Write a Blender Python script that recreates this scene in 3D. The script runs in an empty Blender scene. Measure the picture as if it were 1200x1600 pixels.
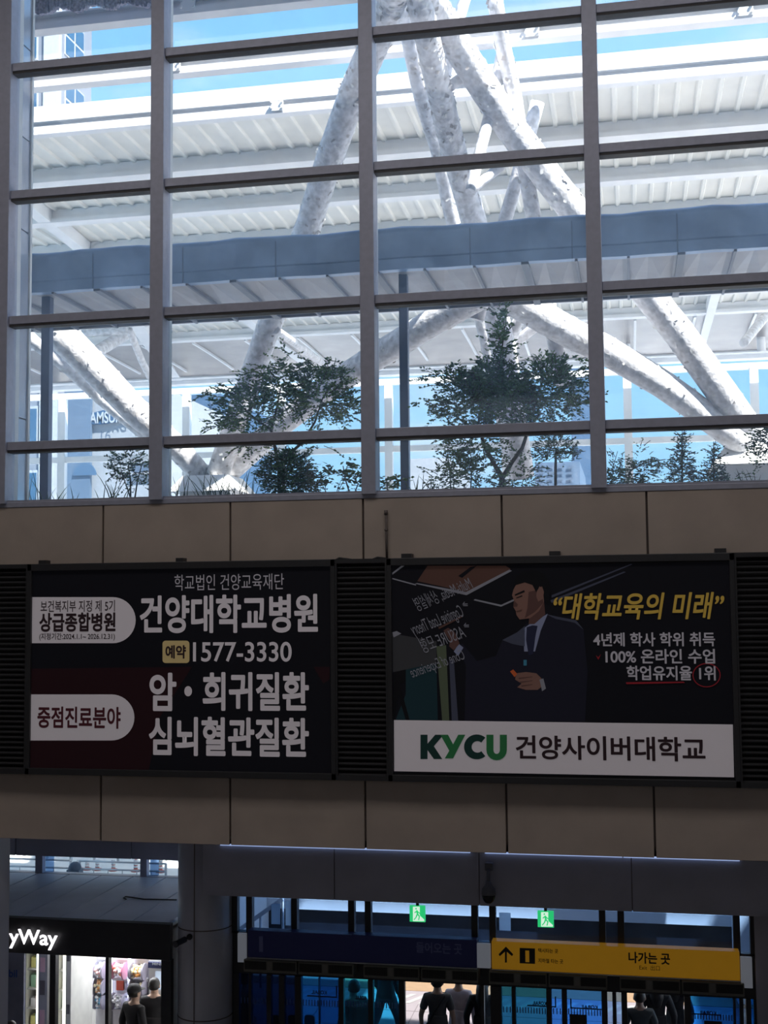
import bpy, bmesh, math, random
from mathutils import Vector, Matrix
R = random.Random(7)
SC = bpy.context.scene
COL = SC.collection
PI = math.pi

# ------------------------------------------------------------------ camera, world, sun, large lights, exposure
F, YAW, PIT, ROL = 1930.5, .19583, .075036, -.008906          # focal length in px of a 1200x1600 picture, angles in radians
EYE = Vector((0, 0, 7.5))
_f = Vector((-math.sin(YAW)*math.cos(PIT), math.cos(YAW)*math.cos(PIT), math.sin(PIT)))
_r = Vector((math.cos(YAW), math.sin(YAW), 0)); _u = _r.cross(_f)
_r, _u = _r*math.cos(ROL)+_u*math.sin(ROL), _u*math.cos(ROL)-_r*math.sin(ROL)
cam = bpy.data.cameras.new('camera'); cam.sensor_fit = 'HORIZONTAL'; cam.sensor_width = 36; cam.lens = F/1200*36
cam.clip_end = 1000
co = bpy.data.objects.new('camera', cam); COL.objects.link(co)
m = Matrix((_r, _u, -_f)).transposed().to_4x4(); m.translation = EYE; co.matrix_world = m
SC.camera = co

w = bpy.data.worlds.new('sky'); SC.world = w; w.use_nodes = True
nt = w.node_tree; nt.nodes.clear()
tc = nt.nodes.new('ShaderNodeTexCoord'); sep = nt.nodes.new('ShaderNodeSeparateXYZ')
ramp = nt.nodes.new('ShaderNodeValToRGB'); e = ramp.color_ramp.elements
e[0].position = 0.0; e[0].color = (.44, .75, 1.0, 1)
e[1].position = .75; e[1].color = (.18, .46, .92, 1)
x_ = e.new(.30); x_.color = (.27, .62, 1.0, 1)
nz = nt.nodes.new('ShaderNodeTexNoise'); nz.inputs['Scale'].default_value = 5.5; nz.inputs['Detail'].default_value = 7
mp = nt.nodes.new('ShaderNodeMapping'); mp.inputs['Scale'].default_value = (1, 1, 3.2)
cr = nt.nodes.new('ShaderNodeValToRGB'); cr.color_ramp.elements[0].position = .56; cr.color_ramp.elements[1].position = .80
cr.color_ramp.elements[1].color = (.75, .75, .75, 1)
mix = nt.nodes.new('ShaderNodeMix'); mix.data_type = 'RGBA'; mix.inputs[7].default_value = (.92, .96, 1.0, 1)
bg = nt.nodes.new('ShaderNodeBackground'); bg.inputs[1].default_value = 1.3
wo = nt.nodes.new('ShaderNodeOutputWorld'); L = nt.links.new
L(tc.outputs['Generated'], sep.inputs[0]); L(sep.outputs[2], ramp.inputs[0]); L(tc.outputs['Generated'], mp.inputs[0])
L(mp.outputs[0], nz.inputs[0]); L(nz.outputs[0], cr.inputs[0]); L(cr.outputs[0], mix.inputs[0]); L(ramp.outputs[0], mix.inputs[6])
L(mix.outputs[2], bg.inputs[0]); L(bg.outputs[0], wo.inputs[0])

SUN_TO = Vector((.50, -.38, .80)).normalized()
sl = bpy.data.lights.new('sun', 'SUN'); sl.energy = 16; sl.angle = .009; sl.color = (1, .965, .90)
so = bpy.data.objects.new('sun', sl); COL.objects.link(so); so.rotation_euler = (-SUN_TO).to_track_quat('-Z', 'Y').to_euler()


def area(name, loc, rot, sx, sy, power, color=(1, 1, 1)):
    l = bpy.data.lights.new(name, 'AREA'); l.shape = 'RECTANGLE'; l.size = sx; l.size_y = sy; l.energy = power; l.color = color
    o = bpy.data.objects.new(name, l); COL.objects.link(o); o.location = loc; o.rotation_euler = rot; return o


area('hall_rear_daylight', (-2, -13.4, 11), (math.radians(90), 0, 0), 18, 7, 85, (1, .95, .93))  # fill lamp added before the solid rear wall to brighten the hall
area('hall_ceiling_light', (-3, 7.2, 17.2), (0, 0, 0), 16, 3, 360, (1, .96, .95))  # unseen fill lamp added so brightness falls off down the facade
area('shop_ceiling_lamp', (-8.9, 19.4, 2.78), (0, 0, 0), 3.4, .4, 150, (.95, .97, 1))

SC.view_settings.view_transform = 'Standard'; SC.view_settings.look = 'None'; SC.view_settings.gamma = 1
SC.view_settings.use_curve_mapping = False; SC.view_settings.exposure = 0
SC.cycles.use_denoising = True; SC.cycles.max_bounces = 8; SC.cycles.transparent_max_bounces = 24; SC.cycles.caustics_reflective = False


# ------------------------------------------------------------------ placing helpers
def ray(px, py): return _f+_r*((px-600)/F)-_u*((py-800)/F)
def at(px, py, Y): d = ray(px, py); return EYE+d*(Y/d.y)
def atz(px, py, z): d = ray(px, py); return EYE+d*((z-7.5)/d.z)
def atx(px, py, x): d = ray(px, py); return EYE+d*(x/d.x)


# ------------------------------------------------------------------ materials
MATS = {}
def mat(name, c, rough=.6, metal=0, var=.06, scale=6, bump=0, emit=0, spec=.5, coord='Object', stretch=(1, 1, 1)):
    if name in MATS: return MATS[name]
    M = bpy.data.materials.new(name); M.use_nodes = True; t = M.node_tree; b = t.nodes['Principled BSDF']
    b.inputs['Roughness'].default_value = rough; b.inputs['Metallic'].default_value = metal
    b.inputs['Specular IOR Level'].default_value = spec
    b.inputs['Base Color'].default_value = (*c, 1)
    if var or bump:
        k = t.nodes.new('ShaderNodeTexCoord'); mp = t.nodes.new('ShaderNodeMapping'); mp.inputs['Scale'].default_value = stretch
        n = t.nodes.new('ShaderNodeTexNoise'); n.inputs['Scale'].default_value = scale; n.inputs['Detail'].default_value = 6
        t.links.new(k.outputs[coord], mp.inputs[0]); t.links.new(mp.outputs[0], n.inputs[0])
        if var:
            r = t.nodes.new('ShaderNodeValToRGB'); r.color_ramp.elements[0].position = .3; r.color_ramp.elements[1].position = .7
            r.color_ramp.elements[0].color = (*[max(0, v*(1-var*1.5)) for v in c], 1)
            r.color_ramp.elements[1].color = (*[min(1, v*(1+var)) for v in c], 1)
            t.links.new(n.outputs[0], r.inputs[0]); t.links.new(r.outputs[0], b.inputs['Base Color'])
        if bump:
            bp = t.nodes.new('ShaderNodeBump'); bp.inputs['Strength'].default_value = bump; bp.inputs['Distance'].default_value = .03
            t.links.new(n.outputs[0], bp.inputs['Height']); t.links.new(bp.outputs[0], b.inputs['Normal'])
    if emit:
        b.inputs['Emission Color'].default_value = (*c, 1); b.inputs['Emission Strength'].default_value = emit
    MATS[name] = M; return M


def glassmat(name, tint, dust_veil=.03, gloss=.05, dust_veil_col=(.75, .8, .88), streak=True):
    if name in MATS: return MATS[name]
    M = bpy.data.materials.new(name); M.use_nodes = True; t = M.node_tree; t.nodes.clear()
    o = t.nodes.new('ShaderNodeOutputMaterial'); tr = t.nodes.new('ShaderNodeBsdfTransparent'); tr.inputs[0].default_value = (*[v**.5 for v in tint], 1)      # a pane has two faces
    g = t.nodes.new('ShaderNodeBsdfGlossy'); g.inputs['Roughness'].default_value = .03
    d = t.nodes.new('ShaderNodeBsdfTranslucent'); d.inputs[0].default_value = (*dust_veil_col, 1)
    m1 = t.nodes.new('ShaderNodeMixShader'); m2 = t.nodes.new('ShaderNodeMixShader'); m1.inputs[0].default_value = gloss
    t.links.new(tr.outputs[0], m1.inputs[1]); t.links.new(g.outputs[0], m1.inputs[2])
    n = t.nodes.new('ShaderNodeTexNoise'); n.inputs['Scale'].default_value = 3.0; n.inputs['Detail'].default_value = 9
    k = t.nodes.new('ShaderNodeTexCoord'); mu = t.nodes.new('ShaderNodeMath'); mu.operation = 'MULTIPLY'; mu.inputs[1].default_value = dust_veil*2
    t.links.new(k.outputs['Object'], n.inputs[0]); t.links.new(n.outputs[0], mu.inputs[0]); t.links.new(mu.outputs[0], m2.inputs[0])
    t.links.new(m1.outputs[0], m2.inputs[1]); t.links.new(d.outputs[0], m2.inputs[2]); t.links.new(m2.outputs[0], o.inputs[0])
    MATS[name] = M; return M


def M_(n): return MATS[n]
mat('clad', (.52, .43, .365), .45, 0, .07, 2.2, .04)
mat('joint', (.16, .13, .12), .8)
mat('mullion', (.45, .46, .56), .42, .15, .05, 14)
mat('gasket', (.06, .055, .055), .6, 0, .1, 6)
mat('hall', (.36, .34, .33), .7)
mat('floor', (.30, .29, .28), .35, 0, .08, 1.5)
mat('greypanel', (.44, .43, .49), .55, 0, .06, 2)
mat('columnclad', (.56, .56, .62), .4, .1, .05, 2)
mat('signblack', (.055, .053, .058), .5, 0, .05, 8)
mat('louver', (.05, .048, .052), .45, .1, .04, 8)
mat('white_paint', (.86, .86, .85), .55, 0, .03, 3, .02)
mat('roofdeck', (.83, .82, .77), .6, 0, .05, 1.3)
mat('purlin', (.84, .84, .85), .5, 0, .04, 2)
mat('pipe', (.78, .77, .79), .6, 0, .2, 9, .7)
mat('undercoat', (.50, .47, .46), .8, 0, .2, 9)
mat('flake', (.88, .87, .85), .7, 0, .14, 9)
mat('bluefascia', (.26, .40, .62), .38, .15, .14, 1.8, .06)
mat('soffit', (.36, .36, .40), .45, 0, .12, 1.6)
mat('rib', (.16, .18, .23), .5)
mat('darkpost', (.10, .13, .22), .45, .2)
mat('pilaster', (.52, .56, .66), .12, .35, .06, 1.2)
mat('steelsheet', (.27, .235, .22), .3, .4, .16, 1.1)
mat('concrete', (.60, .59, .57), .8, 0, .1, 2)
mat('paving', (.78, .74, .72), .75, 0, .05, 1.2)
mat('whiteground', (.84, .84, .83), .8, 0, .04, 1)
mat('leaf', (.09, .19, .055), .5, 0, .35, 3)
mat('leaflight', (.17, .28, .07), .5, 0, .3, 3)
mat('leafdark', (.05, .11, .05), .5, 0, .3, 3)
mat('bark', (.10, .08, .065), .8, 0, .2, 12, .4)
mat('grass', (.07, .11, .05), .6, 0, .3, 4)
mat('black', (.022, .021, .024), .5)
mat('blackframe', (.03, .03, .034), .4, .2)
mat('skin', (.55, .36, .27), .55)
mat('hair', (.018, .015, .014), .45, 0, .2, 30)
glassmat('glass', (.955, .98, 1), .056, .03, (.62, .80, 1.0))  # bluish dust colour also carries the veil of sky reflected in the panes
glassmat('clear', (.96, .98, .98), .01, .04)
glassmat('g_blue', (.02, .28, 1.0), .006, .02); glassmat('g_blue2', (.014, .19, .80), .006, .02)
glassmat('g_cyan', (.04, .50, .90), .006, .02); glassmat('g_teal', (.012, .11, .24), .004, .02)
glassmat('g_dark', (.006, .025, .12), .003, .02); glassmat('g_mid', (.03, .17, .60), .006, .02)
glassmat('g_pale', (.62, .78, .95), .01, .03); glassmat('g_smoke', (.22, .36, .60), .01, .03)


# ------------------------------------------------------------------ mesh builder
class MB:
    def __init__(s): s.b = bmesh.new()
    def box(s, x0, x1, y0, y1, z0, z1):
        v = [s.b.verts.new((x, y, z)) for x in (x0, x1) for y in (y0, y1) for z in (z0, z1)]
        for q in ((0, 1, 3, 2), (4, 6, 7, 5), (0, 4, 5, 1), (2, 3, 7, 6), (0, 2, 6, 4), (1, 5, 7, 3)): s.b.faces.new([v[i] for i in q])
        return s
    def beam(s, p, q, wd, ht, up=Vector((0, 0, 1))):
        p, q = Vector(p), Vector(q); d = (q-p).normalized(); x = d.cross(up).normalized(); y = x.cross(d)
        v = [s.b.verts.new(c+x*a*wd/2+y*b_*ht/2) for c in (p, q) for a, b_ in ((-1, -1), (1, -1), (1, 1), (-1, 1))]
        for f in ((3, 2, 1, 0), (4, 5, 6, 7), (0, 1, 5, 4), (1, 2, 6, 5), (2, 3, 7, 6), (3, 0, 4, 7)): s.b.faces.new([v[i] for i in f])
        return s
    def tube(s, pts, rad, n=16, cap=True):
        pts = [Vector(p) for p in pts]; rad = rad if isinstance(rad, (list, tuple)) else [rad]*len(pts); prev = None; rings = []
        ref = None
        for i, p in enumerate(pts):
            d = ((pts[min(i+1, len(pts)-1)]-pts[max(i-1, 0)])).normalized()
            if ref is None:
                ref = d.orthogonal().normalized()
            ref = (ref-d*ref.dot(d)).normalized(); y = d.cross(ref)
            ring = [s.b.verts.new(p+(ref*math.cos(a)+y*math.sin(a))*rad[i]) for a in [2*PI*k/n for k in range(n)]]
            if prev:
                for k in range(n): f = s.b.faces.new((prev[k], prev[(k+1) % n], ring[(k+1) % n], ring[k])); f.smooth = True
            rings.append(ring); prev = ring
        if cap: s.b.faces.new(rings[0][::-1]); s.b.faces.new(rings[-1])
        return s
    def ball(s, c, r, n=12, sc=(1, 1, 1)):
        mt = Matrix.Translation(c) @ Matrix.Diagonal((r*sc[0], r*sc[1], r*sc[2], 1))
        res = bmesh.ops.create_uvsphere(s.b, u_segments=n, v_segments=max(6, n*2//3), radius=1, matrix=mt)
        for v in res['verts']:
            for f in v.link_faces: f.smooth = True
        return s
    def lathe(s, prof, c, n=24, axis='Z'):
        rings = []
        for (r, h) in prof:
            ring = []
            for k in range(n):
                a = 2*PI*k/n; q = (r*math.cos(a), r*math.sin(a), h)
                if axis == 'Y': q = (q[0], q[2], q[1])
                if axis == 'X': q = (q[2], q[0], q[1])
                ring.append(s.b.verts.new(Vector(c)+Vector(q)))
            rings.append(ring)
        for a, b_ in zip(rings, rings[1:]):
            for k in range(n): f = s.b.faces.new((a[k], a[(k+1) % n], b_[(k+1) % n], b_[k])); f.smooth = True
        s.b.faces.new(rings[0][::-1]); s.b.faces.new(rings[-1]); return s
    def plate(s, pts, dy=.004):
        """a flat plate whose outline is given by 3-D points in a plane of constant Y; it gets a thickness dy towards the viewer"""
        a = [s.b.verts.new(p) for p in pts]; b_ = [s.b.verts.new((p[0], p[1]-dy, p[2])) for p in pts]
        s.b.faces.new(a); s.b.faces.new(b_[::-1]); n = len(a)
        for k in range(n): s.b.faces.new((a[k], b_[k], b_[(k+1) % n], a[(k+1) % n]))
        return s
    def quad(s, *p): s.b.faces.new([s.b.verts.new(q) for q in p]); return s
    def build(s, name, m, parent=None, bevel=0, recalc=True):
        if recalc: bmesh.ops.recalc_face_normals(s.b, faces=s.b.faces)
        me = bpy.data.meshes.new(name); s.b.to_mesh(me); s.b.free()
        me.materials.append(m if not isinstance(m, str) else MATS[m])
        return link(name, me, parent, bevel)


def link(name, me, parent=None, bevel=0):
    o = bpy.data.objects.new(name, me); COL.objects.link(o)
    if parent: o.parent = parent; o.matrix_parent_inverse = ROOTINV(parent)
    if bevel:
        bm_ = o.modifiers.new('bevel', 'BEVEL'); bm_.width = bevel; bm_.segments = 2; bm_.limit_method = 'ANGLE'
    return o


def ROOTINV(p):
    mtx = Matrix.Identity(4); q = p
    while q: mtx = Matrix.Translation(q.location) @ mtx if q.type == 'EMPTY' else mtx; q = q.parent
    return mtx.inverted() if p.type == 'EMPTY' else Matrix.Identity(4)


def tag(o, label, cat=None, group=None, kind=None):
    o['label'] = label
    if cat: o['category'] = cat
    if group: o['group'] = group
    if kind: o['kind'] = kind
    return o


def thing(name, label, cat, loc, group=None, kind=None):
    o = bpy.data.objects.new(name, None); COL.objects.link(o); o.location = loc; o.empty_display_size = .1
    return tag(o, label, cat, group, kind)


def copytree(o, parent=None):
    c = o.copy(); COL.objects.link(c)
    if parent: c.parent = parent
    for ch in list(o.children): copytree(ch, c)
    return c


def text(name, body, box, Y, m, parent, bold=0., mirror=False, shear=0., rot=0., dy=.003, font_emit=None):
    """lettering fitted into the rectangle (x0,z0,x1,z1) of the plane Y, facing the hall"""
    cu = bpy.data.curves.new(name, 'FONT'); cu.body = body; cu.size = 1; cu.offset = min(bold, .008); cu.shear = shear; cu.fill_mode = 'FRONT'
    o = bpy.data.objects.new(name, cu); COL.objects.link(o)
    me = bpy.data.meshes.new_from_object(o.evaluated_get(bpy.context.evaluated_depsgraph_get()))
    bpy.data.objects.remove(o)
    xs = [v.co.x for v in me.vertices]; ys = [v.co.y for v in me.vertices]
    rb = bold-.008
    if rb > .001:
        bm_ = bmesh.new(); bm_.from_mesh(me); src = list(bm_.verts)+list(bm_.edges)+list(bm_.faces)
        for k in range(8):
            d_ = bmesh.ops.duplicate(bm_, geom=src)
            for v in d_['geom']:
                if isinstance(v, bmesh.types.BMVert): v.co.x += rb*math.cos(k*PI/4); v.co.y += rb*math.sin(k*PI/4); v.co.z = (k+1)*(.0001 if Y < 40 else .002)
        bm_.to_mesh(me); bm_.free()
        xs = [v.co.x for v in me.vertices]; ys = [v.co.y for v in me.vertices]
    x0, z0, x1, z1 = box; a, b_ = min(xs), max(xs); c, d = min(ys), max(ys); cx, cz = (x0+x1)/2, (z0+z1)/2
    for v in me.vertices:
        u, t = (v.co.x-a)/(b_-a), (v.co.y-c)/(d-c)
        if mirror: u = 1-u
        X, Z = (u-.5)*(x1-x0), (t-.5)*(z1-z0)
        v.co = (cx+X*math.cos(rot)-Z*math.sin(rot), Y-dy-v.co.z, cz+X*math.sin(rot)+Z*math.cos(rot))
    me.materials.clear(); me.materials.append(MATS[m] if isinstance(m, str) else m)
    me.name = name
    return link(name, me, parent)


def pbox(x0, y0, x1, y1, Y):
    """pixel rectangle (left, top, right, bottom) -> rectangle of the plane Y"""
    a = at(x0, (y0+y1)/2, Y); b_ = at(x1, (y0+y1)/2, Y); c = at((x0+x1)/2, y1, Y); d = at((x0+x1)/2, y0, Y)
    return (a.x, c.z, b_.x, d.z)


def sbox(mb, x0, y0, x1, y1, Y, dy=.01):
    a = pbox(x0, y0, x1, y1, Y); return mb.box(a[0], a[2], Y-dy, Y, a[1], a[3])


def poly(px, Y): return [at(x, y, Y) for x, y in px]


# ================================================================== SETTING: the hall
def struct(o, label=None): o['kind'] = 'structure'; o['label'] = label or o.name; return o

struct(MB().box(-16, 12, -14, 18.1, -.2, 0).build('floor', 'floor'), 'dark stone floor of the station hall')
struct(MB().box(-16, 12, -14, 14.3, 17.3, 17.6).build('ceiling', 'hall'), 'hall ceiling above the tall window wall')
struct(MB().box(-16.3, -16, -14, 20.2, 0, 17.6).build('wall_left', 'hall'), 'left wall of the hall')
struct(MB().box(12, 12.3, -14, 20.2, 0, 17.6).build('wall_right', 'hall'), 'right wall of the hall')
b = MB(); b.box(-16, 12, -14.3, -14, 0, 17.6); struct(b.build('wall_back', 'hall'), 'rear wall of the hall')
# unseen eave added to shade the upper struts, ended early to spare the forecourt
struct(MB().box(-40, 4.5, 14.4, 18.4, 19.9, 20.3).box(-40, 4.5, 14.2, 14.6, 17.3, 20.3).build('trim_1', 'hall'), 'added roof eave shading the struts above the terrace')

# the beige clad beam of the facade: panels with open joints on a dark backing
seams = [-7.86+1.612*k for k in range(-5, 14)]
XL, XR = -16, 12
wf = bpy.data.objects.new('wall_front', None); COL.objects.link(wf); struct(wf, 'beige clad beam across the hall under the window wall')
MB().box(XL, XR, 14.03, 14.3, 4.74, 8.76).build('backing', 'joint', wf)
for nm, z0, z1 in (('upper_cladding', 7.6, 8.735), ('lower_cladding', 4.73, 5.75)):
    b = MB()
    for a, c in zip(seams, seams[1:]): b.box(a+.012, c-.012, 13.99, 14.05, z0, z1)
    b.build(nm, 'clad', wf, .004)
MB().box(XL, XR, 13.98, 14.25, 8.735, 8.80).build('window_sill', 'mullion', wf, .006)
MB().box(XL, XR, 14.03, 20.3, 4.735, 4.82).build('beam_soffit', 'greypanel', wf)
MB().box(XL, -7.68, 14.0, 14.3, 8.8, 17.4).build('side_cladding', 'clad', wf)

# the window wall: bays with mullions, transoms and panes
mull = [-7.60, -5.557, -2.944, -.316, 2.31, 4.93]
rows = [8.80, 9.55, 11.13, 12.73, 14.38, 16.02, 17.3]
for i in range(5):
    x0, x1 = mull[i], mull[i+1]
    wn = bpy.data.objects.new('window_%d' % (i+1), None); COL.objects.link(wn); struct(wn, 'bay %d of the tall window wall' % (i+1))
    fr = MB().box(x0-.085, x0+.085, 13.93, 14.17, 8.78, 17.3).build('mullion', 'mullion', wn, .006)
    MB().box(x0-.06, x0+.062, 14.17, 14.30, 8.80, 17.3).build('outer_mullion', 'white_paint', wn)
    for z in rows[1:-1]:
        MB().box(x0+.085, x1-.085, 13.975, 14.14, z-.105, z).build('transom', 'mullion', wn, .006)
        MB().box(x0+.085, x1-.085, 13.985, 14.13, z-.135, z-.105).build('gasket', 'gasket', wn)  # dark strip standing in for the shaded underside of the transom
    MB().box(x0+.085, x1-.085, 13.99, 14.14, 8.80, 8.825).build('transom', 'mullion', wn)
    b = MB()
    for za, zb in zip(rows, rows[1:]): b.box(x0+.06, x1-.06, 14.10, 14.112, za+.0, zb-.10)
    b.build('glazing', 'glass', wn)

# glossy clad return outside the left end of the window wall, with joints
pz = bpy.data.objects.new('wall_return', None); COL.objects.link(pz); struct(pz, 'glossy clad return wall outside the left end of the windows')
xr = -7.62
y0_, y1_ = 14.32, atx(45, 400, xr).y
b = MB(); zz = 8.7
while zz < 17.3: b.box(xr-.5, xr, y0_, y1_, zz+.008, min(zz+1.23, 17.4)-.008); zz += 1.23
b.build('cladding', 'pilaster', pz, .005)
MB().box(xr-.45, xr-.015, y0_, y1_-.015, 8.7, 17.4).build('backing', 'joint', pz)
MB().box(xr-.5, xr+.02, y1_, y1_+.05, 8.7, 17.4).build('corner_strip', 'white_paint', pz)

# ================================================================== the terrace and ground outside
struct(MB().box(-40, 30, 14.3, 17.3, 8.2, 8.62).build('terrace_floor', 'concrete'), 'terrace deck behind the window wall')
struct(MB().box(-90, 90, 18.1, 160, -.3, 0).build('ground', 'paving'), 'pale paved forecourt outside the doors')

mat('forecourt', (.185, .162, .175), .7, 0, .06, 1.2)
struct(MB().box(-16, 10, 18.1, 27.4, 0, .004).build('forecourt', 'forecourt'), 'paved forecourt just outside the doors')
# platform canopy: deck with ribs, beams across
ZR = 17.63
can = thing('platform_canopy', 'long white ribbed canopy roof seen through the upper panes', 'canopy roof', (-8, 36, ZR))
X0, X1 = -34, 24
b = MB(); x = X0; pts = []
while x < X1:                                     # ribs hang 6 cm below the deck
    pts += [(x, .0), (x+.30, .0), (x+.33, -.06), (x+.40, -.06), (x+.43, 0)]; x += .43
for (a, za), (c, zc) in zip(pts, pts[1:]):
    if c-a < 1e-6: continue
    b.quad((a, 24.1, ZR+.42+za), (c, 24.1, ZR+.42+zc), (c, 52, ZR+.42+zc), (a, 52, ZR+.42+za))
b.box(X0, X1, 24.1, 52, ZR+.44, ZR+.50)
b.build('deck', 'roofdeck', can)
def ibeam(y, name, h=.27):
    bb = MB(); zt = ZR+h
    bb.box(X0, X1, y-.13, y+.13, ZR, ZR+.13)         # bottom flange
    bb.box(X0, X1, y-.03, y+.03, ZR+.13, zt-.03)     # web
    bb.box(X0, X1, y-.15, y+.15, zt-.03, zt)
    o = bb.build(name, 'purlin', can)
    return o
for y in (17.35, 19.56, 21.78): ibeam(y, 'open_beam')
MB().box(X0, X1, 23.9, 24.12, ZR, ZR+.17).box(X0, X1, 23.98, 24.12, ZR+.17, ZR+.26).box(X0, X1, 23.86, 24.12, ZR+.26, ZR+.60).build('edge_beam', 'purlin', can)
for k in range(1, 8): 
    y = 24+2.92*k
    MB().box(X0, X1, y-.06, y+.02, ZR+.13, ZR+.40).box(X0, X1, y-.17, y+.20, ZR+.02, ZR+.13).build('purlin', 'purlin', can)
for bx, by in ((-3.9, 19.56), (-7.2, 19.56), (-10.4, 19.56), (-8.3, 21.78), (-1.5, 21.78), (-6.9, 24), (2.2, 21.78), (4.2, 24)):
    bb = MB()
    for dx in (-.11, .11):
        for dz in (.0, .12): bb.lathe([(.028, -.035), (.028, .0), (.012, .0), (.012, .02)], (bx+dx, by-.15-.02, ZR+.16+dz-.06), 8, 'Y')
    bb.box(bx-.13, bx+.13, by-.155, by-.12, ZR+.04, ZR+.23)
    bb.build('bolt_cluster', 'white_paint', can)
# rafters and stays under the deck
def raf(p, q, wd, ht, nm='rafter'): MB().beam(p, q, wd, ht).build(nm, 'purlin', can)
raf((-14.5, 24.1, ZR+.22), (-15.3, 33.5, ZR+.22), .34, .36); raf((-16.0, 36, ZR+.1), (-19.7, 52, ZR+.1), .5, .36)
raf((-13.2, 38, ZR+.2), (-13.2, 52, ZR+.2), .4, .4); raf((3.0, 34, ZR+.2), (3.0, 52, ZR+.2), .3, .4)
# curved sheet-metal ceiling towards the far edge, between ribs
b = MB(); n = 10; prof = [(44.9+6.2*k/n, ZR+.10-.16*(k/n)**2) for k in range(n+1)]
for (ya, za), (yb, zb) in zip(prof, prof[1:]):
    x = X0
    while x < X1: f = b.quad((x, ya, za), (x+2, ya, za), (x+2, yb, zb), (x, yb, zb)); x += 2
o = b.build('curved_ceiling', 'steelsheet', can)
for p in o.data.polygons: p.use_smooth = True
for k in range(27):
    x = X0+.8+2.1*k; bb = MB()
    for (ya, za), (yb, zb) in zip(prof[:8], prof[1:9]): bb.beam((x, ya, za-.04), (x, yb, zb-.04), .09, .08)
    bb.build('ceiling_rib', 'purlin', can)
zf = prof[-1][1]
MB().box(X0, X1, 51.0, 51.25, zf-.06, zf+.12).box(X0, X1, 51.25, 51.8, zf, zf+.16).box(X0, X1, 51.8, 52.3, zf-.16, zf+.16).build('far_fascia', 'purlin', can)

# wind screen beyond the canopy: posts, rails, glass
scr = thing('glass_wind_screen', 'white framed glass wind screen standing beyond the canopy', 'wind screen', (-8, 53, 8))
YS = 53
zt = at(600, 598, YS).z; zm = at(600, 702, YS).z
for px in (-92, 98, 292, 440, 608, 790, 982, 1181, 1370):
    x = at(px, 690, YS).x; MB().box(x-.17, x+.17, YS-.15, YS+.15, 7.5, zt).build('post', 'white_paint', scr)
MB().box(-30, 16, YS-.12, YS+.12, zt-.12, zt+.14).build('rail', 'white_paint', scr)
MB().box(-30, 16, YS-.1, YS+.1, zm-.13, zm+.13).build('rail', 'white_paint', scr)
MB().box(-30, 16, YS-.012, YS+.012, 8, zt-.1).build('glass_sheet', 'g_screen' if 'g_screen' in MATS else glassmat('g_screen', (.88, .95, 1), .02, .03), scr)
struct(MB().box(-40, 25, 50, 57, 6.9, 7.5).build('platform_floor', 'concrete'), 'raised platform slab under the wind screen')
for px, py0 in ((1188, 492), (980, 470), (427, 505)):
    q = at(px, py0, 49); MB().tube([q, (q.x, q.y, zt-.2)], .17 if px == 1188 else .08, 10).build('hanger', 'purlin', can)

# ================================================================== tubular steel tree supports
sup = thing('tubular_steel_support', 'peeling white tubular steel struts branching up to the canopy', 'steel support', at(335, 742, 25))
def flakes(o, pts, r0, n, seed, big=1.):
    rr = random.Random(seed); b = MB(); pts = [Vector(p) for p in pts]
    for k in range(n):
        i = rr.randrange(len(pts)-1); t = rr.random(); p = pts[i].lerp(pts[i+1], t); d = (pts[i+1]-pts[i]).normalized(); rad = r0[i]+(r0[i+1]-r0[i])*t
        a = rr.random()*2*PI; x = d.orthogonal().normalized(); y = d.cross(x); nrm = x*math.cos(a)+y*math.sin(a); tg = d.cross(nrm)
        s1 = rr.uniform(.012, .04)*big; s2 = rr.uniform(.015, .06)*big; lift = rr.uniform(.004, .025)*big
        c = p+nrm*(rad+.002); u = (d*rr.uniform(-1, 1)+tg*rr.uniform(-1, 1)).normalized(); v = nrm.cross(u)
        b.quad(c-u*s1-v*s2, c+u*s1-v*s2*.7, c+u*s1*.8+v*s2+nrm*lift, c-u*s1*.6+v*s2*.8+nrm*lift*1.3)
    f = b.build('peeling_paint', 'flake' if big == 1. else 'undercoat', o, recalc=False); f['kind'] = 'stuff'
    if n > 60 and big == 1.: flakes(o, pts, r0, n//2, seed+1, .99)
def pipe(pix, Ys, wpx, nf=60, nm='strut', m='pipe', seg=14, big=1.):
    """tube through picture points at real depths; wpx its width in the photo at each end"""
    n = len(pix); P = []; rad = []
    for k in range(seg+1):
        t = k/seg*(n-1); i = min(int(t), n-2); u = t-i
        px = pix[i][0]*(1-u)+pix[i+1][0]*u; py = pix[i][1]*(1-u)+pix[i+1][1]*u
        Y = Ys[0]+(Ys[1]-Ys[0])*k/seg; q = at(px, py, Y); P.append(q)
        rad.append((wpx[0]+(wpx[1]-wpx[0])*k/seg)/2*(q-EYE).dot(_f)/F)
    o = MB().tube(P, rad, 28).build(nm, m, sup)
    if nf: flakes(o, P, rad, nf, int(pix[0][0])+nf, big)
    return P
pipe([(624, -40), (612, 0), (582, 75), (550, 150), (514, 250), (483, 350), (420, 510), (340, 742)], (19.0, 25), (52, 36), 330)
pipe([(640, -40), (658, -18), (685, 20), (732, 100), (798, 200), (900, 335), (1025, 470), (1147, 640), (1180, 690)], (18.9, 25), (47, 48), 300)
pipe([(646, -40), (668, 60), (688, 150), (710, 240), (739, 340), (783, 520), (815, 745)], (19.3, 25.5), (40, 40), 380)
pipe([(622, -30), (638, 60), (657, 150), (686, 240), (706, 340), (755, 500), (800, 720)], (20.2, 26), (24, 24), 110)
pipe([(770, -20), (785, 70), (802, 140), (818, 250), (832, 330), (868, 540), (880, 600)], (21.0, 23.6), (25, 24), 90)
pipe([(735, -30), (720, 20), (700, 100), (684, 170)], (22, 22), (19, 17), 14)
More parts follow.
